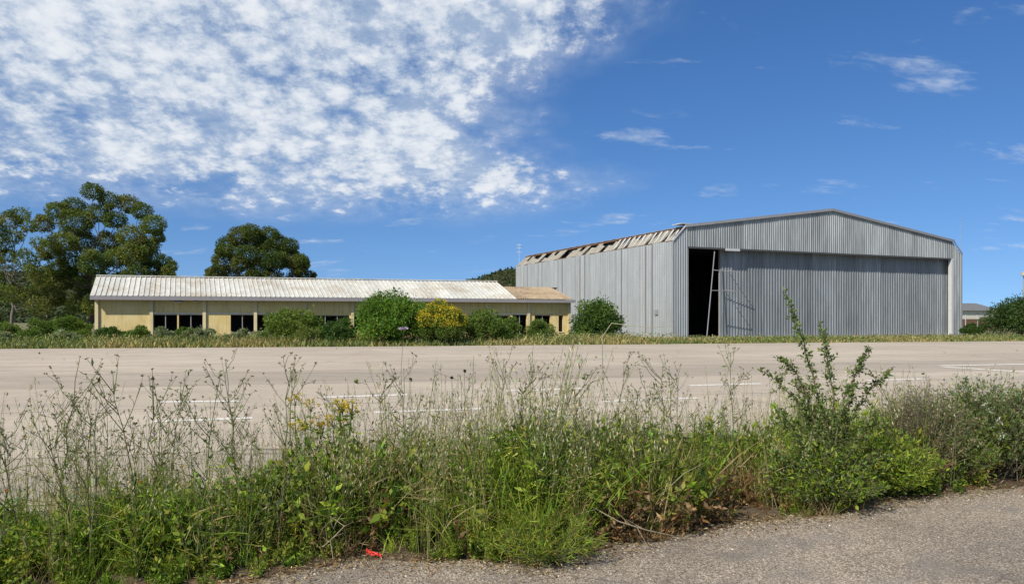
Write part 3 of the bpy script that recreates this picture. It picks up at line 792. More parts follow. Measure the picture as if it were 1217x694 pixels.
lf = [(25, 252, 9), (10, 262, 10), (35, 268, 9), (20, 280, 11), (2, 285, 10), (42, 290, 9), (12, 302, 10), (32, 308, 11), (-8, 275, 10), (-5, 310, 10), (25, 328, 10), (45, 330, 9), (-22, 295, 11), (-14, 335, 10), (38, 350, 9), (5, 348, 10), (24, 352, 10), (44, 366, 10), (10, 325, 9), (60, 345, 10)]
tree('eucalyptus_tree', G(14, 401), pxclumps(lf, 68, 2.5), 'thin open eucalyptus with pale trunk at the left edge', 'eucalyptus trees', EUC, 800, .19, .16, (.17, .15, .125), .45)
mid = [(298, 272, 10), (282, 278, 11), (318, 276, 10), (335, 285, 11), (270, 292, 11), (350, 292, 10), (300, 292, 12), (322, 298, 11), (360, 306, 8), (262, 308, 11), (285, 310, 12), (308, 315, 11), (335, 314, 11), (355, 320, 10), (250, 324, 9), (275, 328, 12), (300, 332, 11), (328, 332, 11), (350, 334, 10), (365, 326, 6), (252, 330, 9), (290, 300, 12), (315, 288, 11), (342, 303, 12), (265, 300, 11), (356, 312, 10), (305, 280, 10), (325, 310, 12)]
tree('eucalyptus_tree', G(310, 396.3), pxclumps(mid, 90, 3.0, 0.0), 'dark rounded eucalyptus rising behind the middle of the white roof', 'eucalyptus trees', [(c[0] * .8, c[1] * .82, c[2] * .85) for c in EUC], 1150, .22, .34, (.10, .08, .06))
# lower trees behind on the left
for i, (px, py, Y, rp, lab) in enumerate([(-20, 372, 88, 22, 'low dark tree behind the pale eucalyptus trunk at the left edge'), (60, 375, 92, 20, 'low dark tree filling the gap under the big eucalyptus'), (225, 338, 150, 12, 'distant low dark tree in the gap between the eucalyptus crowns'), (385, 340, 170, 12, 'far low tree peeping over the white roof right of the middle eucalyptus')]):
    cl = [(AT(px + rng.uniform(-1, 1) * rp, py + rng.uniform(-.35, .6) * rp, Y + rng.uniform(-2, 2)), rp * .45 / FPX * Y) for _ in range(9)]
    tree('low_tree', np.array([AT(px, 390, Y)[0], Y, 0]), cl, lab, 'low trees behind', [(0.04, 0.055, 0.022), (0.05, 0.065, 0.025)], 90, .45, .2)

def shrub(px0, px1, pytop, Y, label, colors, cat='bush', name='round_shrub', lsize=.105, flower=None, dens=1.0, depth=None, pybot=None, group='shrubs along the far verge', lump=.34):
    """a lumpy bush: stems, clumped crown, optional flowers over it"""
    cx = (px0 + px1) / 2; w_ = (px1 - px0) / FPX * Y / 2; zt = CAM_H + (HOR - pytop) / FPX * Y
    root = empty(name, (AT(cx, 0, Y)[0], Y, 0)); tag(root, label, cat, group)
    dp = depth or w_ * .9
    clumps = []
    nc = int(46 * dens)
    for i in range(nc):
        d = rdir(1)[0]; d[2] = abs(d[2]) * 1.35 - .40
        k = rng.uniform(.35, .95)
        c = np.array([d[0] * w_ * k, d[1] * dp * k, zt * (.34 + d[2] * .58 * k)])
        r = lump * min(w_, zt * .6) * rng.uniform(.5, 1.2)
        c[2] = max(c[2], r * .6); clumps.append((c, r))
    tf = FM()
    for c, r in clumps[::3]: limb(tf, (rng.normal(0, .08), rng.normal(0, .08), 0), c, .035, .012, (.16, .13, .09), .06, 5)
    tf.build('stems', M_WOOD, root)
    area = sum(r * r for c, r in clumps); npl = int(min(26000, 11.0 * (w_ * zt * 3.0) / (lsize ** 2 * .5)))
    fm = crown_fm(clumps, npl / area, lsize, colors, .15, .28)
    m = int(380 * w_); a_ = rng.uniform(0, 6.28, m); k_ = np.sqrt(rng.uniform(.2, 1.2, m))      # loose skirts and shoots
    P = np.stack([np.cos(a_) * w_ * k_, np.sin(a_) * dp * k_, rng.uniform(0, .45, m) * zt], 1)
    fm.leaves(P, rdir(m, .5), lsize * rng.uniform(.8, 1.6, m), lsize * .4, cvar(m, colors, .3))
    m = int(120 * w_); c_i = rng.integers(0, len(clumps), m); d_ = rdir(m, .5)
    P = np.array([clumps[q_][0] for q_ in c_i]) + d_ * np.array([clumps[q_][1] for q_ in c_i])[:, None] * rng.uniform(.9, 1.5, (m, 1))
    fm.leaves(P, d_ + rdir(m) * .4, lsize * 1.5, lsize * .35, cvar(m, colors, .3))
    fm.build('foliage', M_LEAF, root)
    if flower:
        ff = FM()
        for c, r in clumps:
            n = int(150 * r / .3)
            d = rdir(n, .35); P = c + d * r * rng.uniform(.85, 1.12, (n, 1)); keep = (P[:, 2] > zt * .38)
            P = P[keep]; ff.leaves(P, rdir(len(P), .3), .10, .09, cvar(len(P), flower, .2, .08))
        ff.build('flowers', M_LEAF, root)
    return root

rng = np.random.default_rng(33)
BR_ = [(0.095, 0.18, 0.020), (0.115, 0.20, 0.024), (0.075, 0.15, 0.018)]
DK = [(0.05, 0.10, 0.022), (0.065, 0.12, 0.026)]
MD = [(0.10, 0.16, 0.028), (0.125, 0.18, 0.036)]
GY = [(0.20, 0.235, 0.12), (0.15, 0.19, 0.085), (0.24, 0.27, 0.16)]
shrub(416, 518, 342, 49.5, 'largest bright green rounded bush hiding the middle of the yellow building', BR_, dens=2.6, lsize=.17)
shrub(494, 552, 353, 48.6, 'rounded bush covered in golden yellow flowers beside the large green bush', MD, flower=[(0.46, 0.36, 0.025), (0.36, 0.31, 0.025), (0.52, 0.42, 0.03)], name='flowering_shrub')
shrub(546, 602, 362, 51, 'dark green bush just right of the golden flowering bush', MD, lsize=.13, dens=1.4)
shrub(594, 622, 372, 53, 'narrow green bush under the window at the step in the roofs', MD)
shrub(624, 658, 374, 55, 'round olive bush in front of the rusty roofed end of the yellow building', MD)
shrub(682, 742, 347, 62, 'dark leafy bush against the grey side wall of the hangar', DK + MD[:1], name='leafy_bush', lsize=.2, dens=1.8)
shrub(312, 390, 361, 50.5, 'wide mid green bush under the white roof left of the large bush', [(0.115, 0.17, 0.028), (0.135, 0.185, 0.034)], lsize=.14, dens=1.6)
shrub(372, 432, 376, 49.5, 'low dark bush joining the large bright green bush on its left', DK, lump=.34)
shrub(345, 382, 384, 48.5, 'low yellowish green bush before the wide mid green bush', [(0.15, 0.185, 0.045)], lump=.34)
for (a, b_, t_, Y, lab, cc) in [(108, 152, 386, 52.3, 'low dark green shrub at the left corner of the yellow building', DK), (144, 184, 385, 51.8, 'low shrub under the first window post', MD), (174, 212, 389, 51.5, 'small grey green shrub below the first broken window', GY),
        (200, 238, 388, 52.5, 'small dark shrub below the second broken window', MD), (208, 274, 388, 49.5, 'wide low silvery grey shrub in front of the yellow wall', GY), (262, 306, 391, 50, 'low grey green shrub under the third window', GY), (292, 330, 389, 50.5, 'small silvery shrub left of the wide mid green bush', GY)]:
    shrub(a, b_, t_, Y, lab, cc, lump=.36, dens=.6)
for (a, b_, t_, Y, lab, cc) in [(28, 112, 371, 56, 'broad bright green shrub left of the yellow building', [(0.105, 0.17, 0.03), (0.085, 0.145, 0.025)]), (-30, 34, 380, 57, 'broad dull green shrub at the left edge under the pale tree', MD), (60, 100, 391, 49, 'low grey green shrub in front of the broad left shrub', GY), (18, 56, 391, 48, 'low dark shrub on the verge at far left', MD), (-20, 20, 393, 46, 'low shrub cut by the left edge', GY)]:
    shrub(a, b_, t_, Y, lab, cc, lump=.34, dens=.8)
shrub(1172, 1262, 345, 72, 'big round green bush cut by the right edge', [(0.065, 0.105, 0.026), (0.05, 0.09, 0.022)], dens=2.2, lsize=.2)
shrub(1142, 1172, 382, 77, 'low shrub between hangar corner and right bush', DK, lump=.36, dens=.6)

cb = MB().box((-.35, -.3, 0), (.35, .3, .34)).build('concrete_block', M_WPAINT, None, tuple(G(498, 409.5)), R(12))
tag(cb, 'small pale concrete block at the foot of the golden flowering bush', 'block')

# ------------------------------------------------------------------ far grass strip
def far_edge_y(x): return np.interp(x, [p[0] for p in far_edge], [p[1] for p in far_edge])
rng = np.random.default_rng(44)
STRAW = [(0.34, 0.28, 0.12), (0.27, 0.24, 0.09), (0.20, 0.21, 0.07), (0.13, 0.17, 0.05)]
def grass_strip():
    fm = FM(); n = 52000
    X = rng.uniform(-48, 62, n); d = rng.gamma(1.6, 2.4, n); d = np.minimum(d, 16)
    Y = far_edge_y(X) + .05 + d + rng.normal(0, .12, n)
    ca, sa = math.cos(H_ANG), math.sin(H_ANG)      # none inside the hangar or the outbuilding
    hx = (X - HX) * ca + (Y - HY) * sa; hy = -(X - HX) * sa + (Y - HY) * ca
    cb_, sb = math.cos(B_ANG), math.sin(B_ANG)
    bx = (X - BX) * cb_ + (Y - BY) * sb; by = -(X - BX) * sb + (Y - BY) * cb_
    ok = ~((hx > -.2) & (hx < HW) & (hy > -.25)) & ~((bx > -.3) & (bx < BLEN + .3) & (by > -.1) & (by < BDEP))
    X, Y, d = X[ok], Y[ok], d[ok]; n = len(X)
    patch = np.sin(X * .55 + 1) * np.sin(X * .21 + Y * .3) + rng.normal(0, .45, n)
    C = np.where(patch[:, None] > .15, cvar(n, STRAW[:2], .25), cvar(n, STRAW[2:], .25))
    h = rng.uniform(.16, .80, n) * np.clip(.5 + d * .16, .45, 1.15) * np.where(X > 9, .55, 1.0)
    fm.blades(np.stack([X, Y, np.full(n, -.03)], 1), rdir(n) * .5 + (0, 0, 1), h, rng.uniform(.03, .07, n), .35, C)
    # taller green and straw weeds nearer the buildings
    ok = d > 2.0; Xw, Yw = X[ok][:9000], Y[ok][:9000]; n = len(Xw)
    gp = np.sin(Xw * .9 + 2) + np.sin(Xw * .37) + rng.normal(0, .5, n)
    Pw = np.stack([Xw, Yw, rng.uniform(.05, .65, n) * np.where(Xw > 12, .6, 1.0)], 1)
    fm.leaves(Pw, rdir(n, .4), rng.uniform(.10, .22, n), .06, np.where(gp[:, None] > 0, cvar(n, MD + GY[:1], .3), cvar(n, STRAW, .25)))
    tag(fm.build('far_grass', M_DRY), 'strip of dry yellow grass between the apron and the buildings', 'grass', kind='stuff')
grass_strip()

# ------------------------------------------------------------------ foreground verge
LUSH = [(0.120, 0.200, 0.020), (0.160, 0.245, 0.024), (0.215, 0.285, 0.030), (0.060, 0.115, 0.016)]
YELG = [(0.29, 0.28, 0.05), (0.22, 0.25, 0.042)]
DRYC = [(0.36, 0.28, 0.14), (0.28, 0.21, 0.10), (0.42, 0.35, 0.20)]
BRN = [(0.20, 0.12, 0.05), (0.14, 0.085, 0.04), (0.27, 0.17, 0.07)]
OLV = [(0.15, 0.18, 0.085), (0.12, 0.15, 0.06)]

rng = np.random.default_rng(55)
def p_tuft(n, h, wd, cols, spread=.06, bend=.5):
    fm = FM(); P = np.zeros((n, 3)); P[:, :2] = rng.normal(0, spread, (n, 2))
    fm.blades(P, rdir(n) * .45 + (0, 0, 1), h * rng.uniform(.5, 1.1, n), wd * rng.uniform(.7, 1.3, n), rng.uniform(.1, bend, n), cvar(n, cols, .22))
    return fm.arrays()
def p_forb(ns, h, nl, ll, lw, cols, spread=.1, stemc=(.10, .13, .04)):
    fm = FM()
    for i in range(ns):
        a = rng.uniform(0, 6.28); r = rng.uniform(.2, 1) * spread * 2.2
        b = np.array([rng.normal(0, spread * .4), rng.normal(0, spread * .4), 0]); e = b + np.array([math.cos(a) * r, math.sin(a) * r, h * rng.uniform(.55, 1.05)])
        m = b + (e - b) * .5 + rng.normal(0, .02, 3)
        fm.tube(np.array([b, m, e]), [.004, .003, .0015], stemc)
        t = rng.uniform(.12, 1, nl)[:, None]; P = (1 - t) ** 2 * b + 2 * t * (1 - t) * m + t * t * e
        D = rdir(nl, .35); L = ll * rng.uniform(.6, 1.25, nl) * (1.25 - .5 * t[:, 0])
        fm.leaves(P, D, L, L * lw, cvar(nl, cols, .25))
    return fm.arrays()

def p_stalks(ns, h):
    fm = FM()
    for i in range(ns):
        b = np.append(rng.normal(0, .07, 2), 0); L = h * rng.uniform(.55, 1.05); a = rng.uniform(0, 6.28); o_ = rng.uniform(.03, .28) * L
        t = np.linspace(0, 1, 5)[:, None]; d = np.array([math.cos(a), math.sin(a), 0])
        Q = b + np.array([0, 0, L]) * t + d * o_ * t ** 1.8; c = cvar(1, DRYC[:1] + [(0.20, 0.24, 0.07), (0.26, 0.27, 0.09)], .15)[0]
        fm.tube(Q, np.linspace(.0022, .0010, 5), c)
        m = rng.integers(4, 10); tt = rng.uniform(.68, 1.0, m)[:, None]; P = b + np.array([0, 0, L]) * tt + d * o_ * tt ** 1.8
        fm.leaves(P + rng.normal(0, .012, (m, 3)), rdir(m) + (0, 0, rng.choice([-.6, .9])), .026, .007, cvar(m, [(0.46, 0.40, 0.24), (0.36, 0.34, 0.17)], .15))
        m = 2; fm.blades(b + np.array([0, 0, L]) * rng.uniform(.05, .5, (m, 1)), rdir(m) * .8 + (0, 0, .7), rng.uniform(.12, .28, m), .005, .7, cvar(m, YELG + DRYC, .2))
    return fm.arrays()
PROTO = {
    'tuft': [p_tuft(34, .42, .009, LUSH[:3] + YELG[1:]) for _ in range(3)],
    'dry': [p_tuft(26, .40, .006, DRYC, .07, .8) for _ in range(2)],
    'forb': [p_forb(9, .34, 22, .055, .45, LUSH, .10) for _ in range(3)],
    'feather': [p_forb(10, .40, 46, .05, .16, LUSH[1:3] + YELG[1:], .09) for _ in range(3)],
    'broad': [p_forb(7, .24, 9, .11, .5, LUSH[:2] + LUSH[3:], .10)],
    'brown': [p_forb(10, .22, 20, .05, .4, BRN + DRYC[1:2], .14, (.2, .13, .07)) for _ in range(2)],
    'yel': [p_forb(9, .30, 20, .06, .4, YELG + LUSH[2:3], .10) for _ in range(2)],
    'fine': [p_tuft(46, .50, .0055, LUSH[:3] + YELG[1:], .07, .6) for _ in range(3)],
    'stalk': [p_stalks(9, .95) for _ in range(5)],
}
def lump2(x, y, s, ph):
    return np.sin(x * s + ph) * np.sin(y * s * 1.3 + ph * 2.1) * .5 + np.sin(x * s * 2.3 + y * s * 1.1 + ph * 3) * .5

def undergrowth():
    fm = FM()
    n = 4300
    X = np.concatenate([rng.uniform(-6.5, 9.5, n)]); t = rng.beta(1.15, 1.35, n)
    Y = yf(X) + .12 + .1 * np.sin(X * 4.3) + (yb(X) - yf(X)) * t * .95
    # keep what the view can reach
    pxs = 608 + 910 * X / Y; ok = (pxs > -220) & (pxs < 1440) & ~((pxs > 1110) & (t < .5) & (rng.uniform(0, 1, n) < .85)); X, Y, t = X[ok], Y[ok], t[ok]; n = len(X)
    # height of the growth: low on the left, taller in the middle and right
    hx = np.interp(X, [-6, -3, -1.6, -.6, .3, 1.2, 2.2, 3.4, 5, 9], [.72, .78, 1.05, 1.6, 1.75, 1.5, 1.25, 1.6, 1.6, 1.5])
    edge = np.clip(t / .22, .35, 1) * np.clip((1 - t) / .25, .45, 1)
    clump = 1 + .34 * np.sin(X * 3.4 + 1.1 + .8 * np.sin(Y * 2.0)) * np.sin(Y * 2.6 + X * .9) + .30 * np.exp(-((X + 1.15) / .38) ** 2) + .22 * np.exp(-((X - .15) / .45) ** 2) - .22 * np.exp(-((X + .55) / .2) ** 2) - .25 * np.exp(-((X - 1.8) / .35) ** 2)
    sc = hx * edge * clump * rng.uniform(.65, 1.35, n)
    l1 = lump2(X, Y, 1.7, 1.0); l2 = lump2(X, Y, 2.9, 4.0); brownz = np.exp(-((X - 1.75) / .55) ** 2) * 1.5 + np.exp(-((X + 1.15) / .3) ** 2) * .8 + np.exp(-((X - .85) / .4) ** 2) * 1.1 + .12
    u = rng.uniform(0, 1, n)
    for i in range(n):
        b = brownz[i] * (1 if t[i] < .45 else .35) * .55
        if u[i] < b: k = 'brown' if rng.random() < .75 else 'dry'
        elif rng.random() < np.interp(X[i], [-4, -2, -.8, .6, 1.6, 2.4, 5], [.02, .035, .09, .10, .06, .04, .02]): k = 'stalk'
        elif X[i] < -1.3 and rng.random() < .55: k = ('forb', 'forb', 'yel', 'broad')[rng.integers(0, 4)]
        elif l1[i] > .35: k = ('tuft', 'fine', 'feather')[rng.integers(0, 3)]
        elif l1[i] < -.45: k = ('forb', 'forb', 'feather', 'broad')[rng.integers(0, 4)]
        elif l2[i] > .5: k = 'yel'
        elif l2[i] < -.45: k = 'dry' if rng.random() < .5 else 'feather'
        else: k = ('feather', 'fine', 'tuft', 'forb', 'feather', 'yel', 'feather', 'forb')[rng.integers(0, 8)]
        pr = PROTO[k][rng.integers(0, len(PROTO[k]))]
        s = rng.uniform(.7, 1.15) if k == 'stalk' else min(sc[i], 1.2 + .35 * math.tanh((sc[i] - 1.2) / .5)) if k in ('tuft', 'fine', 'broad') else min(sc[i], 2.0) * (.85 if k == 'brown' else 1)
        fm.inst(pr, [np.array([X[i], Y[i], .0])], [rng.uniform(0, 6.28)], [s], [np.exp(rng.normal(0, .18)) * np.array([1, 1, 1])], [rng.normal(0, .12, 2)])
    # sprouts in the cracks beyond the verge
    m = 330; X = rng.uniform(-6, 9, m); Y = yb(X) + rng.gamma(1.1, .5, m)
    for i in range(m):
        k = ('fine', 'dry', 'feather', 'dry', 'stalk')[rng.integers(0, 5)]; pr = PROTO[k][rng.integers(0, len(PROTO[k]))]
        fm.inst(pr, [np.array([X[i], Y[i], -.01])], [rng.uniform(0, 6.28)], [rng.uniform(.35, .9)], [np.ones(3)])
    m = 46; X = rng.uniform(-24, 34, m); Y = rng.uniform(13, 46, m)
    for i in range(m):
        k = ('fine', 'dry', 'broad')[rng.integers(0, 3)]; pr = PROTO[k][rng.integers(0, len(PROTO[k]))]
        fm.inst(pr, [np.array([X[i], Y[i], -.01])], [rng.uniform(0, 6.28)], [rng.uniform(.2, .5)], [np.ones(3)])
    tag(fm.build('verge_undergrowth', M_LEAF), 'dense low green weeds and grass along the foreground verge', 'weeds', kind='stuff')
    # dead litter on the bare edge
    ff = FM(); m = 15000; X = rng.uniform(-6, 9.5, m); Y = yf(X) + rng.normal(.10, .15, m)
    ff.leaves(np.stack([X, Y, rng.uniform(.003, .03, m)], 1), rdir(m) * (1, 1, .12), rng.uniform(.015, .07, m), rng.uniform(.004, .012, m), cvar(m, DRYC + BRN, .3), np.tile([[0., 0., 1.]], (m, 1)) + rng.normal(0, .2, (m, 3)))
    tag(ff.build('dead_litter', M_DRY), 'dead stalks and leaf litter at the ragged edge of the verge', 'litter', kind='stuff')
undergrowth()
def gravel():
    fm = FM(); n = 2600; X = rng.uniform(-5, 9, n); Y = yf(X) - rng.gamma(1.2, .28, n) + .22
    box = np.array([(-1, -1, 0), (1, -1, 0), (1, 1, 0), (-1, 1, 0), (-.6, -.6, 1), (.6, -.7, 1), (.7, .6, 1), (-.7, .5, 1)]) * .5
    F0 = np.array([(4, 5, 6, 7), (0, 1, 5, 4), (1, 2, 6, 5), (2, 3, 7, 6), (3, 0, 4, 7)])
    sz = rng.uniform(.005, .017, n); a = rng.uniform(0, 6.28, n)
    V = box[None] * sz[:, None, None] * rng.uniform(.6, 1.3, (n, 1, 3)); c, s_ = np.cos(a)[:, None], np.sin(a)[:, None]
    V = np.stack([V[:, :, 0] * c - V[:, :, 1] * s_, V[:, :, 0] * s_ + V[:, :, 1] * c, V[:, :, 2]], 2) + np.stack([X, Y, np.full(n, .0005)], 1)[:, None, :]
    fm.add(V.reshape(-1, 3), (F0[None] + 8 * np.arange(n)[:, None, None]).reshape(-1, 4), np.repeat(cvar(n, [(0.34, 0.30, 0.23), (0.25, 0.21, 0.16), (0.40, 0.355, 0.28), (0.15, 0.125, 0.10)], .15, .05), 8, axis=0))
    tag(fm.build('loose_gravel', M_WOOD), 'loose gravel scattered along the edge of the near road', 'gravel', kind='stuff')
gravel()

# ---- tall individuals of the verge
def copy_thing(root):
    r = root.copy(); col.objects.link(r)
    for ch in root.children:
        c = ch.copy(); col.objects.link(c); c.parent = r
    return r

def oat_proto(k):
    """wild oat: a few arching stalks, strap leaves, drooping pale spikelets"""
    st = FM(); sd = FM()
    for i in range(rng.integers(4, 7)):
        a = rng.uniform(0, 6.28); h = rng.uniform(.75, 1.05); out = rng.uniform(.05, .22)
        b = np.append(rng.normal(0, .03, 2), 0); top = b + np.array([math.cos(a) * out, math.sin(a) * out, h])
        t = np.linspace(0, 1, 6)[:, None]
        pts = b + (top - b) * t + np.array([math.cos(a), math.sin(a), 0]) * .06 * t ** 3
        sc_ = cvar(1, [(0.17, 0.22, 0.06), (0.24, 0.25, 0.09)], .15)[0]
        st.tube(pts, np.linspace(.0024, .0010, 6), sc_)
        n = 4
        tt = rng.uniform(.05, .55, n)[:, None]; st.blades(b + (top - b) * tt, rdir(n) * .8 + (0, 0, .8), rng.uniform(.15, .3, n), .006, .7, cvar(n, LUSH + DRYC[:1], .2))
        m = rng.integers(8, 14); tt = rng.uniform(.62, 1.0, m)
        for q_ in tt:
            p = b + (top - b) * q_ + np.array([math.cos(a), math.sin(a), 0]) * .06 * q_ ** 3
            d = rdir(1)[0] * .6 + np.array([0, 0, .25]); e = p + d * rng.uniform(.04, .09); e[2] -= .01
            sd.tube(np.array([p, (p + e) / 2 + (0, 0, .012), e]), [.0008, .0007, .0006], (.33, .30, .16))
            dd = np.array([rng.normal(0, .25), rng.normal(0, .25), -1.0])
            sd.leaves(np.array([e, e]), np.array([dd, dd]), .032, .009, cvar(2, [(0.52, 0.47, 0.30), (0.42, 0.42, 0.24)], .15))
    s = st.build('wild_oat', M_LEAF); tag(sd.build('seed_head', M_DRY, s), kind='stuff'); return s

def branch_proto(k, cols=((.17, .19, .08), (.24, .21, .12)), h=1.15, leafy=.3):
    """tall wiry weed with stiff forking side branches, small buds at the tips"""
    st = FM(); bd = FM()
    c0 = cvar(1, list(cols), .15)[0]
    lean = rng.normal(0, .16, 2)
    main = [np.zeros(3)]
    for i in range(1, 8):
        t = i / 7; main.append(np.array([lean[0] * t + rng.normal(0, .012), lean[1] * t + rng.normal(0, .012), h * t]))
    main = np.array(main); st.tube(main, np.linspace(.0065, .0018, 8), c0, 4)
    tips = [main[-1]]
    for j in range(rng.integers(7, 11)):
        t = rng.uniform(.28, .95); p = np.array([np.interp(t * h, main[:, 2], main[:, 0]), np.interp(t * h, main[:, 2], main[:, 1]), t * h])
        a = rng.uniform(0, 6.28); L = h * rng.uniform(.18, .42) * (1.15 - .6 * t)
        d = np.array([math.cos(a) * .62, math.sin(a) * .62, .78]); e = p + d * L + rng.normal(0, .015, 3); m = p + d * L * .5 + np.array([0, 0, -.02])
        st.tube(np.array([p, m, e]), [.0032, .0024, .0012], c0); tips.append(e)
        for q_ in range(rng.integers(1, 4)):
            u = rng.uniform(.35, .9); p2 = p + (e - p) * u; d2 = d + rng.normal(0, .5, 3); d2[2] = abs(d2[2]); e2 = p2 + d2 / np.linalg.norm(d2) * L * rng.uniform(.25, .5)
            st.tube(np.array([p2, (p2 + e2) / 2 + rng.normal(0, .006, 3), e2]), [.002, .0016, .001], c0); tips.append(e2)
        nl = int(5 * leafy + 2); uu = rng.uniform(0, 1, nl)[:, None]; P = p + (e - p) * uu
        L2 = rng.uniform(.025, .06, nl); st.leaves(P, rdir(nl, .3), L2, L2 * .25, cvar(nl, OLV + LUSH[:1], .2))
    nl = int(26 * leafy); tt = rng.uniform(.05, .6, nl); P = np.stack([np.interp(tt * h, main[:, 2], main[:, 0]), np.interp(tt * h, main[:, 2], main[:, 1]), tt * h], 1)
    L2 = rng.uniform(.05, .12, nl); st.leaves(P, rdir(nl, .4), L2, L2 * .2, cvar(nl, OLV + LUSH, .2))
    for e in tips:
        n = 6; bd.leaves(np.tile(e, (n, 1)), rdir(n, .5), .017, .008, cvar(n, [(0.16, 0.13, 0.06), (0.24, 0.22, 0.11), (0.12, 0.15, 0.05)], .2))
    s = st.build('wiry_weed', M_LEAF); tag(bd.build('flower_bud', M_DRY, s), kind='stuff'); return s

def yflower_proto(k, h=.95):
    st = FM(); fl = FM()
    for j in range(6):
        a = rng.uniform(0, 6.28); top = np.array([math.cos(a) * .12, math.sin(a) * .12, h * rng.uniform(.75, 1.0)]); b = np.append(rng.normal(0, .02, 2), 0)
        st.tube(np.array([b, (b + top) / 2 + rng.normal(0, .02, 3), top]), [.006, .005, .003], (.12, .16, .05), 4)
        n = 46; t = rng.uniform(.15, .95, n)[:, None]; L = rng.uniform(.04, .085, n); st.leaves(b + (top - b) * t, rdir(n, .25), L, L * .3, cvar(n, LUSH, .2))
        for q_ in range(8):
            e = top + rng.normal(0, .04, 3); e[2] = top[2] + rng.uniform(-.02, .05)
            st.tube(np.array([top - (0, 0, .05), e]), [.002, .0012], (.14, .17, .05)); n = 12
            fl.leaves(np.tile(e, (n, 1)) + rng.normal(0, .006, (n, 3)), rdir(n, .4), .017, .011, cvar(n, [(0.62, 0.44, 0.02), (0.55, 0.36, 0.02), (0.3, 0.28, .04)], .15, .06))
    s = st.build('yellow_flower_plant', M_LEAF); tag(fl.build('flower_cluster', M_LEAF, s), kind='stuff'); return s

rng = np.random.default_rng(66)
ZONES = [(150, 'at far left'), (320, 'before the left dashes'), (440, 'around the yellow flowers'), (570, 'below the golden bush'), (700, 'below the rusty roof'), (830, 'below the hangar side wall'), (940, 'below the hangar opening'), (1080, 'by the spiny shrub'), (9999, 'at far right')]
def scatter(protos, n, xr, depth, sc, label, cat, group, weight=None, pre=True):
    made = 0; first = set()
    while made < n:
        x = rng.uniform(*xr)
        if weight is not None and rng.random() > np.interp(x, weight[0], weight[1]): continue
        t = rng.uniform(*depth); y = yf(x) + (yb(x) - yf(x)) * t
        px = 608 + 910 * x / y
        if px < -40 or px > 1260: continue
        k = rng.integers(0, len(protos)); o = protos[k]
        if k in first: o = copy_thing(o)
        first.add(k)
        s = rng.uniform(*sc); o.location = (x, y, -.01); o.rotation_euler = (rng.normal(0, .06), rng.normal(0, .06), rng.uniform(0, 6.28)); o.scale = (s, s, s)
        zn = [z for z in ZONES if px < z[0]][0][1]
        dz = 'near the road' if t < .4 else 'mid verge' if t < .72 else 'near the apron'
        hz_ = ('short ' if s < sc[0] + (sc[1] - sc[0]) * .34 else 'tall ' if s > sc[0] + (sc[1] - sc[0]) * .67 else 'middling ') if pre else ''
        tag(o, hz_ + label + ' ' + zn + ', ' + dz, cat, hz_ + group + ' ' + zn + ', ' + dz); made += 1

scatter([oat_proto(i) for i in range(7)], 135, (-5.5, 6.5), (.12, 1.05), (.72, 1.18), 'wild oat with pale seed heads', 'wild oat', 'foreground wild oats',
        ([-5.5, -2.6, -1.6, -.6, 0, .8, 1.6, 2.4, 3.5, 6.5], [.25, .3, .45, .8, 1, 1, .55, .5, .25, .2]))
scatter([branch_proto(i) for i in range(7)], 62, (-5.5, 5.5), (.15, 1.05), (.62, 1.12), 'wiry weed with tiny buds', 'weed', 'foreground wiry weeds',
        ([-5.5, -3.6, -2.4, -1.2, 0, .8, 1.7, 2.4, 3.5, 5.5], [.9, 1, .9, .5, .5, 1, .8, .25, .2, .2]))

scatter([oat_proto(i) for i in range(3)], 12, (-.9, .5), (.2, .8), (1.22, 1.42), 'very tall pale wild oat rising to the bushes', 'wild oat', 'tallest wild oats', None, False)
# two plants with yellow flower clusters, one scabious, some small flowers
yp = [yflower_proto(0), yflower_proto(1)]
for o, (px, base_y, s, lab) in zip(yp, [(366, 618, 1.02, 'tall leafy plant with yellow flower clusters, left one of the pair'), (412, 620, 1.03, 'tall leafy plant with yellow flower clusters, right and brighter one of the pair')]):
    o.location = G(px, base_y); o.scale = (s,) * 3; tag(o, lab, 'flowering plant', 'yellow flowering plants')
def scabious():
    b = G(478, 602); root = empty('lilac_flower', b); tag(root, 'single lilac flower on a long bare stem before the large bush', 'flower')
    h = CAM_H + (HOR - 391) / FPX * b[1]
    st = FM(); st.tube(np.array([(0, 0, 0), (.02, 0, h * .4), (-.01, 0, h * .75), (.012, 0, h)]), [.003, .0026, .002, .0016], (.16, .18, .08), 4); st.build('stem', M_LEAF, root)
    hd = FM(); n = 60; a = rng.uniform(0, 6.28, n); d = np.stack([np.cos(a), np.sin(a), rng.uniform(-.1, .5, n)], 1)
    hd.leaves(np.tile([[.012, 0, h]], (n, 1)) + d * .012, d, rng.uniform(.02, .034, n), .014, cvar(n, [(0.46, 0.34, 0.62), (0.58, 0.46, 0.72)], .12, .05)); hd.build('petals', M_LEAF, root)
scabious()
smallf = [((212, 545), 'orange'), ((167, 572), 'orange'), ((68, 574), 'orange'), ((212, 350 + 180), 'orange')]
def tiny_flower(px, py, base, cols, lab, r=.016):
    b = G(px, base); root = empty('small_flower', b); tag(root, lab, 'flower', 'small flowers in the verge')
    h = CAM_H + (HOR - py) / FPX * b[1]
    st = FM(); st.tube(np.array([(0, 0, 0), (.01, .01, h * .5), (0, 0, h)]), [.003, .0022, .0015], (.13, .16, .06), 4); st.build('stem', M_LEAF, root)
    hd = FM(); n = 26; d = rdir(n, .4); hd.leaves(np.tile([[0, 0, h]], (n, 1)), d, r, r * .7, cvar(n, cols, .15, .06)); hd.build('petals', M_LEAF, root)
ORG = [(0.55, 0.22, 0.02), (0.48, 0.28, 0.03)]; WHT = [(0.7, 0.68, 0.6)]
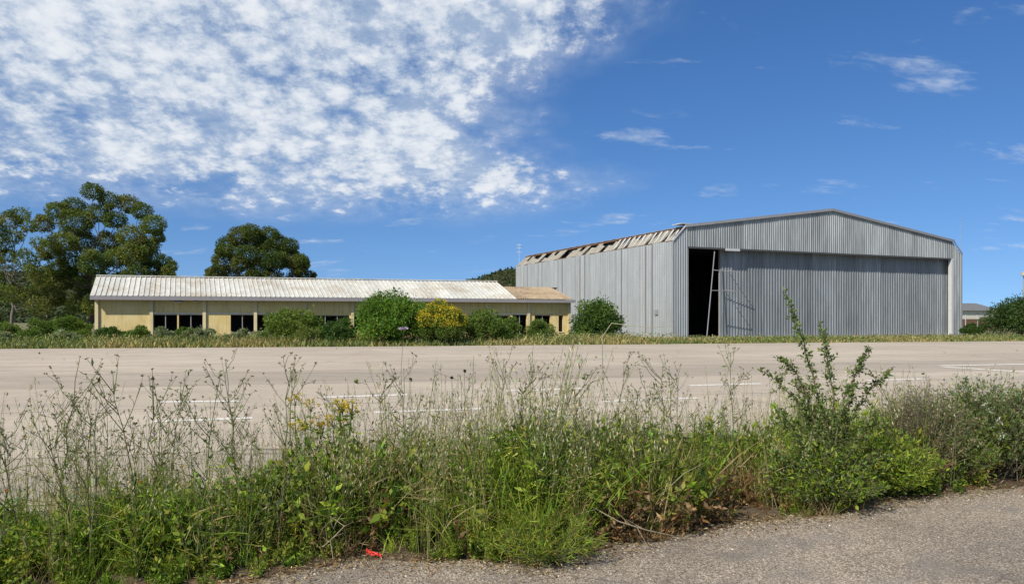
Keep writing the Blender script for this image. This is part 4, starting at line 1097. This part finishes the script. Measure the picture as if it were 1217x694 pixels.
for px, py, base, c_, lab in [(8, 583, 668, ORG, 'small orange flower at the left edge'), (30, 519, 640, ORG, 'small yellow orange flower high on the left'), (167, 573, 650, ORG, 'small orange flower low left of the yellow plants'), (218, 555, 645, ORG, 'small orange flower beside a wiry weed on the left'),
        (76, 512, 640, [(0.6, 0.5, 0.35)], 'small cream flower over the tarmac on the left'), (697, 551, 615, [(0.62, 0.66, 0.6)], 'small pale flower head right of centre'), (620, 541, 620, WHT, 'small white flower among the tall stalks at centre'), (830, 558, 605, WHT, 'small white flower near the brown patch'), (968, 570, 606, [(0.7, 0.5, 0.36)], 'pale peach flower at the foot of the spiny shrub'), (1130, 533, 580, WHT, 'small white flower on the right bush')]:
    tiny_flower(px, py, base, c_, lab)
for px, py, base, lab in [(182, 450, 640, 'dark round seed head on a thin stem over the left dashes'), (537, 449, 610, 'dark round seed head right of the middle dash'), (488, 451, 615, 'dark round seed head above the middle dash'), (552, 441, 612, 'dark round seed head topmost at centre')]:
    tiny_flower(px, py, base, [(0.07, 0.06, 0.03)], lab, .018)

# ---- spiny shrub with long wands, heath and big bush on the right
def wand_shrub():
    base = G(985, 606); Y = base[1]; root = empty('wand_shrub', base)
    tag(root, 'tall spiny shrub with long leafy wands in front of the hangar door', 'shrub')
    wd = FM(); lv = FM()
    def L(px, py, dy=0.0): return AT(px, py, Y + dy) - base
    wands = [([(985, 600), (985, 520), (968, 450), (950, 395), (933, 346)], 0.0), ([(985, 560), (975, 500), (940, 470), (905, 438)], .12), ([(988, 560), (1000, 480), (1020, 440), (1033, 412)], -.1), ([(985, 540), (990, 470), (982, 420), (975, 385)], .2),
             ([(985, 560), (1010, 500), (1035, 460), (1060, 440)], .15), ([(985, 580), (960, 540), (940, 505), (928, 488)], -.15), ([(985, 580), (1010, 540), (1030, 510), (1045, 490)], -.2), ([(985, 590), (970, 540), (960, 500), (955, 470)], .25), ([(985, 570), (1000, 520), (1008, 480), (1012, 455)], .05),
             ([(985, 590), (955, 560), (935, 545), (920, 538)], -.1), ([(985, 590), (1015, 560), (1040, 545), (1058, 540)], -.05), ([(985, 560), (962, 480), (945, 440), (925, 425)], .05)]
    for pts, dy in wands:
        P = np.array([L(a, b_, dy * i / (len(pts) - 1)) for i, (a, b_) in enumerate(pts)])
        t = np.linspace(0, 1, 14); Q = np.stack([np.interp(t, np.linspace(0, 1, len(P)), P[:, k]) for k in range(3)], 1) + rng.normal(0, .006, (14, 3)); Q[0] = P[0]
        wd.tube(Q, np.linspace(.009, .0022, 14), (.14, .11, .07), 4)
        LN = np.linalg.norm(np.diff(Q, axis=0), axis=1).sum()
        n = int(290 * LN); tt = rng.uniform(.10, 1, n) ** 1.25; C = np.stack([np.interp(tt, t, Q[:, k]) for k in range(3)], 1)
        sp_ = (.028 * (1 - tt) + .008)[:, None]; C += rng.normal(0, 1, (n, 3)) * sp_
        Lf = rng.uniform(.022, .045, n); lv.leaves(C, rdir(n, .25), Lf, Lf * .5, cvar(n, [(0.12, 0.17, 0.045), (0.16, 0.20, 0.06), (0.085, 0.13, 0.035)], .22))
        for q_ in range(int(12 * LN) + 2):
            u = rng.uniform(.15, .85); p = np.array([np.interp(u, t, Q[:, k]) for k in range(3)]); e = p + rdir(1, .3)[0] * rng.uniform(.05, .16)
            wd.tube(np.array([p, e]), [.003, .0012], (.14, .11, .07)); m = 14; pp = p + (e - p) * rng.uniform(.2, 1, (m, 1)) + rng.normal(0, .008, (m, 3))
            Lf = rng.uniform(.02, .04, m); lv.leaves(pp, rdir(m, .25), Lf, Lf * .5, cvar(m, [(0.12, 0.17, 0.045), (0.16, 0.20, 0.06)], .22))
    wd.build('branches', M_WOOD, root); lv.build('leaves', M_LEAF, root)
wand_shrub()

def near_bush(name, base, rx, ry, h, label, stems, leafcol, ll, lw, nl, stemcol, group=None, flop=.9, seedc=None):
    """bushy foreground shrub: hundreds of fine shoots from a woody foot, leaves along each shoot"""
    root = empty(name, base); tag(root, label, 'shrub', group)
    wd = FM(); lv = FM()
    for i in range(stems):
        a = rng.uniform(0, 6.28); k = math.sqrt(rng.uniform(.0, 1)); zz = h * rng.uniform(.82, 1.05) * math.sqrt(max(.06, 1 - (k * .93) ** 2))
        e = np.array([math.cos(a) * rx * k, math.sin(a) * ry * k, max(.08, zz) * rng.uniform(.8, 1.05)])
        b = np.array([rng.normal(0, rx * .16), rng.normal(0, ry * .16), 0]); m = b * .5 + e * .5 + np.array([math.cos(a) * rx * k * .15, math.sin(a) * ry * k * .15, h * .06])
        t = np.linspace(0, 1, 5)[:, None]; Q = (1 - t) ** 2 * b + 2 * t * (1 - t) * m + t * t * e
        wd.tube(Q, np.linspace(.005, .0014, 5), np.asarray(stemcol) * rng.uniform(.7, 1.3))
        tt = rng.uniform(.35, 1, nl)[:, None]; P = (1 - tt) ** 2 * b + 2 * tt * (1 - tt) * m + tt * tt * e + rng.normal(0, .02, (nl, 3))
        D = rdir(nl) + (e - m) / np.linalg.norm(e - m) * flop
        L = ll * rng.uniform(.6, 1.3, nl); lv.leaves(P, D, L, L * lw, cvar(nl, leafcol, .24))
        if seedc is not None and rng.random() < .35:
            n = 6; lv.leaves(e + rng.normal(0, .012, (n, 3)), rdir(n, .6), .035, .010, cvar(n, seedc, .15))
    wd.build('branches', M_WOOD, root); lv.build('leaves', M_LEAF, root)
    return root
GRB = [(0.20, 0.20, 0.09), (0.15, 0.18, 0.065), (0.25, 0.22, 0.13)]
near_bush('heath_shrub', G(1092, 574), .55, .5, 1.08, 'twiggy grey brown shrub beside the spiny shrub', 420, GRB + OLV[1:], .03, .25, 26, (.15, .12, .09), 'right verge shrubs', .9, None)
near_bush('leafy_shrub', G(1178, 566), .95, .62, 1.05, 'large dense grey green shrub with dark hollow beneath at the right edge', 720, [(0.13, 0.175, 0.055), (0.17, 0.20, 0.07), (0.095, 0.14, 0.04)], .045, .3, 26, (.14, .12, .08), 'right verge shrubs', 1.0, [(0.45, 0.45, 0.36)])
near_bush('leafy_shrub', G(1128, 574), .45, .4, .82, 'ragged green shrub between the twiggy shrub and the right edge shrub', 260, LUSH[:2] + OLV, .05, .2, 24, (.14, .13, .07), 'right verge shrubs', .9, DRYC)
near_bush('leafy_shrub', G(1056, 588), .55, .4, .60, 'low bright green bushy weed right below the spiny shrub', 240, LUSH[1:3] + YELG[1:], .05, .25, 24, (.12, .13, .06), 'right verge shrubs', .8)
near_bush('leafy_shrub', G(975, 606), .55, .4, .62, 'bright green bushy weed around the foot of the spiny shrub', 230, LUSH[:3] + OLV + YELG[1:], .05, .28, 24, (.12, .13, .06), 'right verge shrubs', .8)
near_bush('leafy_shrub', G(650, 668), .40, .30, .36, 'small green feathery weed tuft jutting onto the near road', 120, LUSH[1:3] + YELG[:1], .065, .07, 24, (.12, .13, .06), 'right verge shrubs', .9)
# dead stalks lying over the verge edge
def dead_stalk(pts, label):
    b = G(*pts[0]); root = empty('dead_stalk', b); tag(root, label, 'dead stalk', 'dead stalks')
    fm = FM(); Q = np.array([G(x_, y_) + (0, 0, z_) - b for (x_, y_), z_ in zip(pts, np.interp(range(len(pts)), [0, len(pts) - 1], [.02, .28]))])
    fm.tube(Q, np.linspace(.007, .003, len(Q)), (.40, .33, .22), 5); fm.build('stalk', M_DRY, root)
    tw_ = FM()
    for k in range(5):
        u = rng.uniform(.3, 1); p = np.array([np.interp(u, np.linspace(0, 1, len(Q)), Q[:, j]) for j in range(3)]); tw_.tube(np.array([p, p + rdir(1, .5)[0] * .15]), [.003, .0015], (.36, .30, .2))
    tag(tw_.build('twigs', M_DRY, root), kind='stuff')
dead_stalk([(722, 652), (690, 650), (668, 640), (650, 636)], 'pale dead stalk lying on the road edge right of the feathery tuft')
dead_stalk([(630, 655), (668, 648), (700, 640), (735, 634)], 'long pale dead stalk leaning up to the right at the verge edge')
dead_stalk([(372, 655), (385, 668), (398, 672), (410, 676)], 'short pale dead twig left of the red scrap')
dead_stalk([(800, 640), (770, 648), (735, 652), (705, 650)], 'dead stalk lying along the asphalt edge below the brown patch')

def arching_stalk():
    b = G(716, 606); root = empty('arching_dry_stalk', b); tag(root, 'pale dry stalk arching over to the right in front of the hangar side wall', 'dry stalk')
    pts = [(716, 606), (722, 520), (716, 440), (716, 400), (727, 384), (742, 386), (770, 389), (800, 387)]
    Q = np.array([AT(a, c_, b[1] - .02 * i) - b for i, (a, c_) in enumerate(pts)]); Q[0] = 0
    fm = FM(); fm.tube(Q, np.linspace(.0045, .0022, len(Q)), (.42, .40, .27), 4); fm.build('stalk', M_DRY, root)
    lv = FM(); n = 14; t = rng.uniform(.05, .5, n)[:, None]; lv.leaves(Q[0] + (Q[2] - Q[0]) * t, rdir(n, .3), .09, .012, cvar(n, OLV, .2)); tag(lv.build('leaves', M_LEAF, root), kind='stuff')
arching_stalk()

# red plastic scrap
def scrap():
    b = G(444, 664); root = empty('red_plastic_scrap', b); tag(root, 'crumpled red plastic scrap at the edge of the near road', 'litter')
    n = 9; V = []
    for i in range(n):
        t = i / (n - 1)
        for s_ in (-1, 0, 1): V.append((-.045 + .1 * t + rng.normal(0, .004), s_ * .018 * (1 - .5 * t) + rng.normal(0, .004), .055 - .045 * t + (.014 if s_ == 0 else 0) + rng.normal(0, .006)))
    F = [(i * 3 + j, i * 3 + j + 1, i * 3 + j + 4, i * 3 + j + 3) for i in range(n - 1) for j in (0, 1)]
    o = link('crumpled_strip', mesh('crumpled_strip', V, F, M_RED), root); md = o.modifiers.new('thickness', 'SOLIDIFY'); md.thickness = .003
scrap()
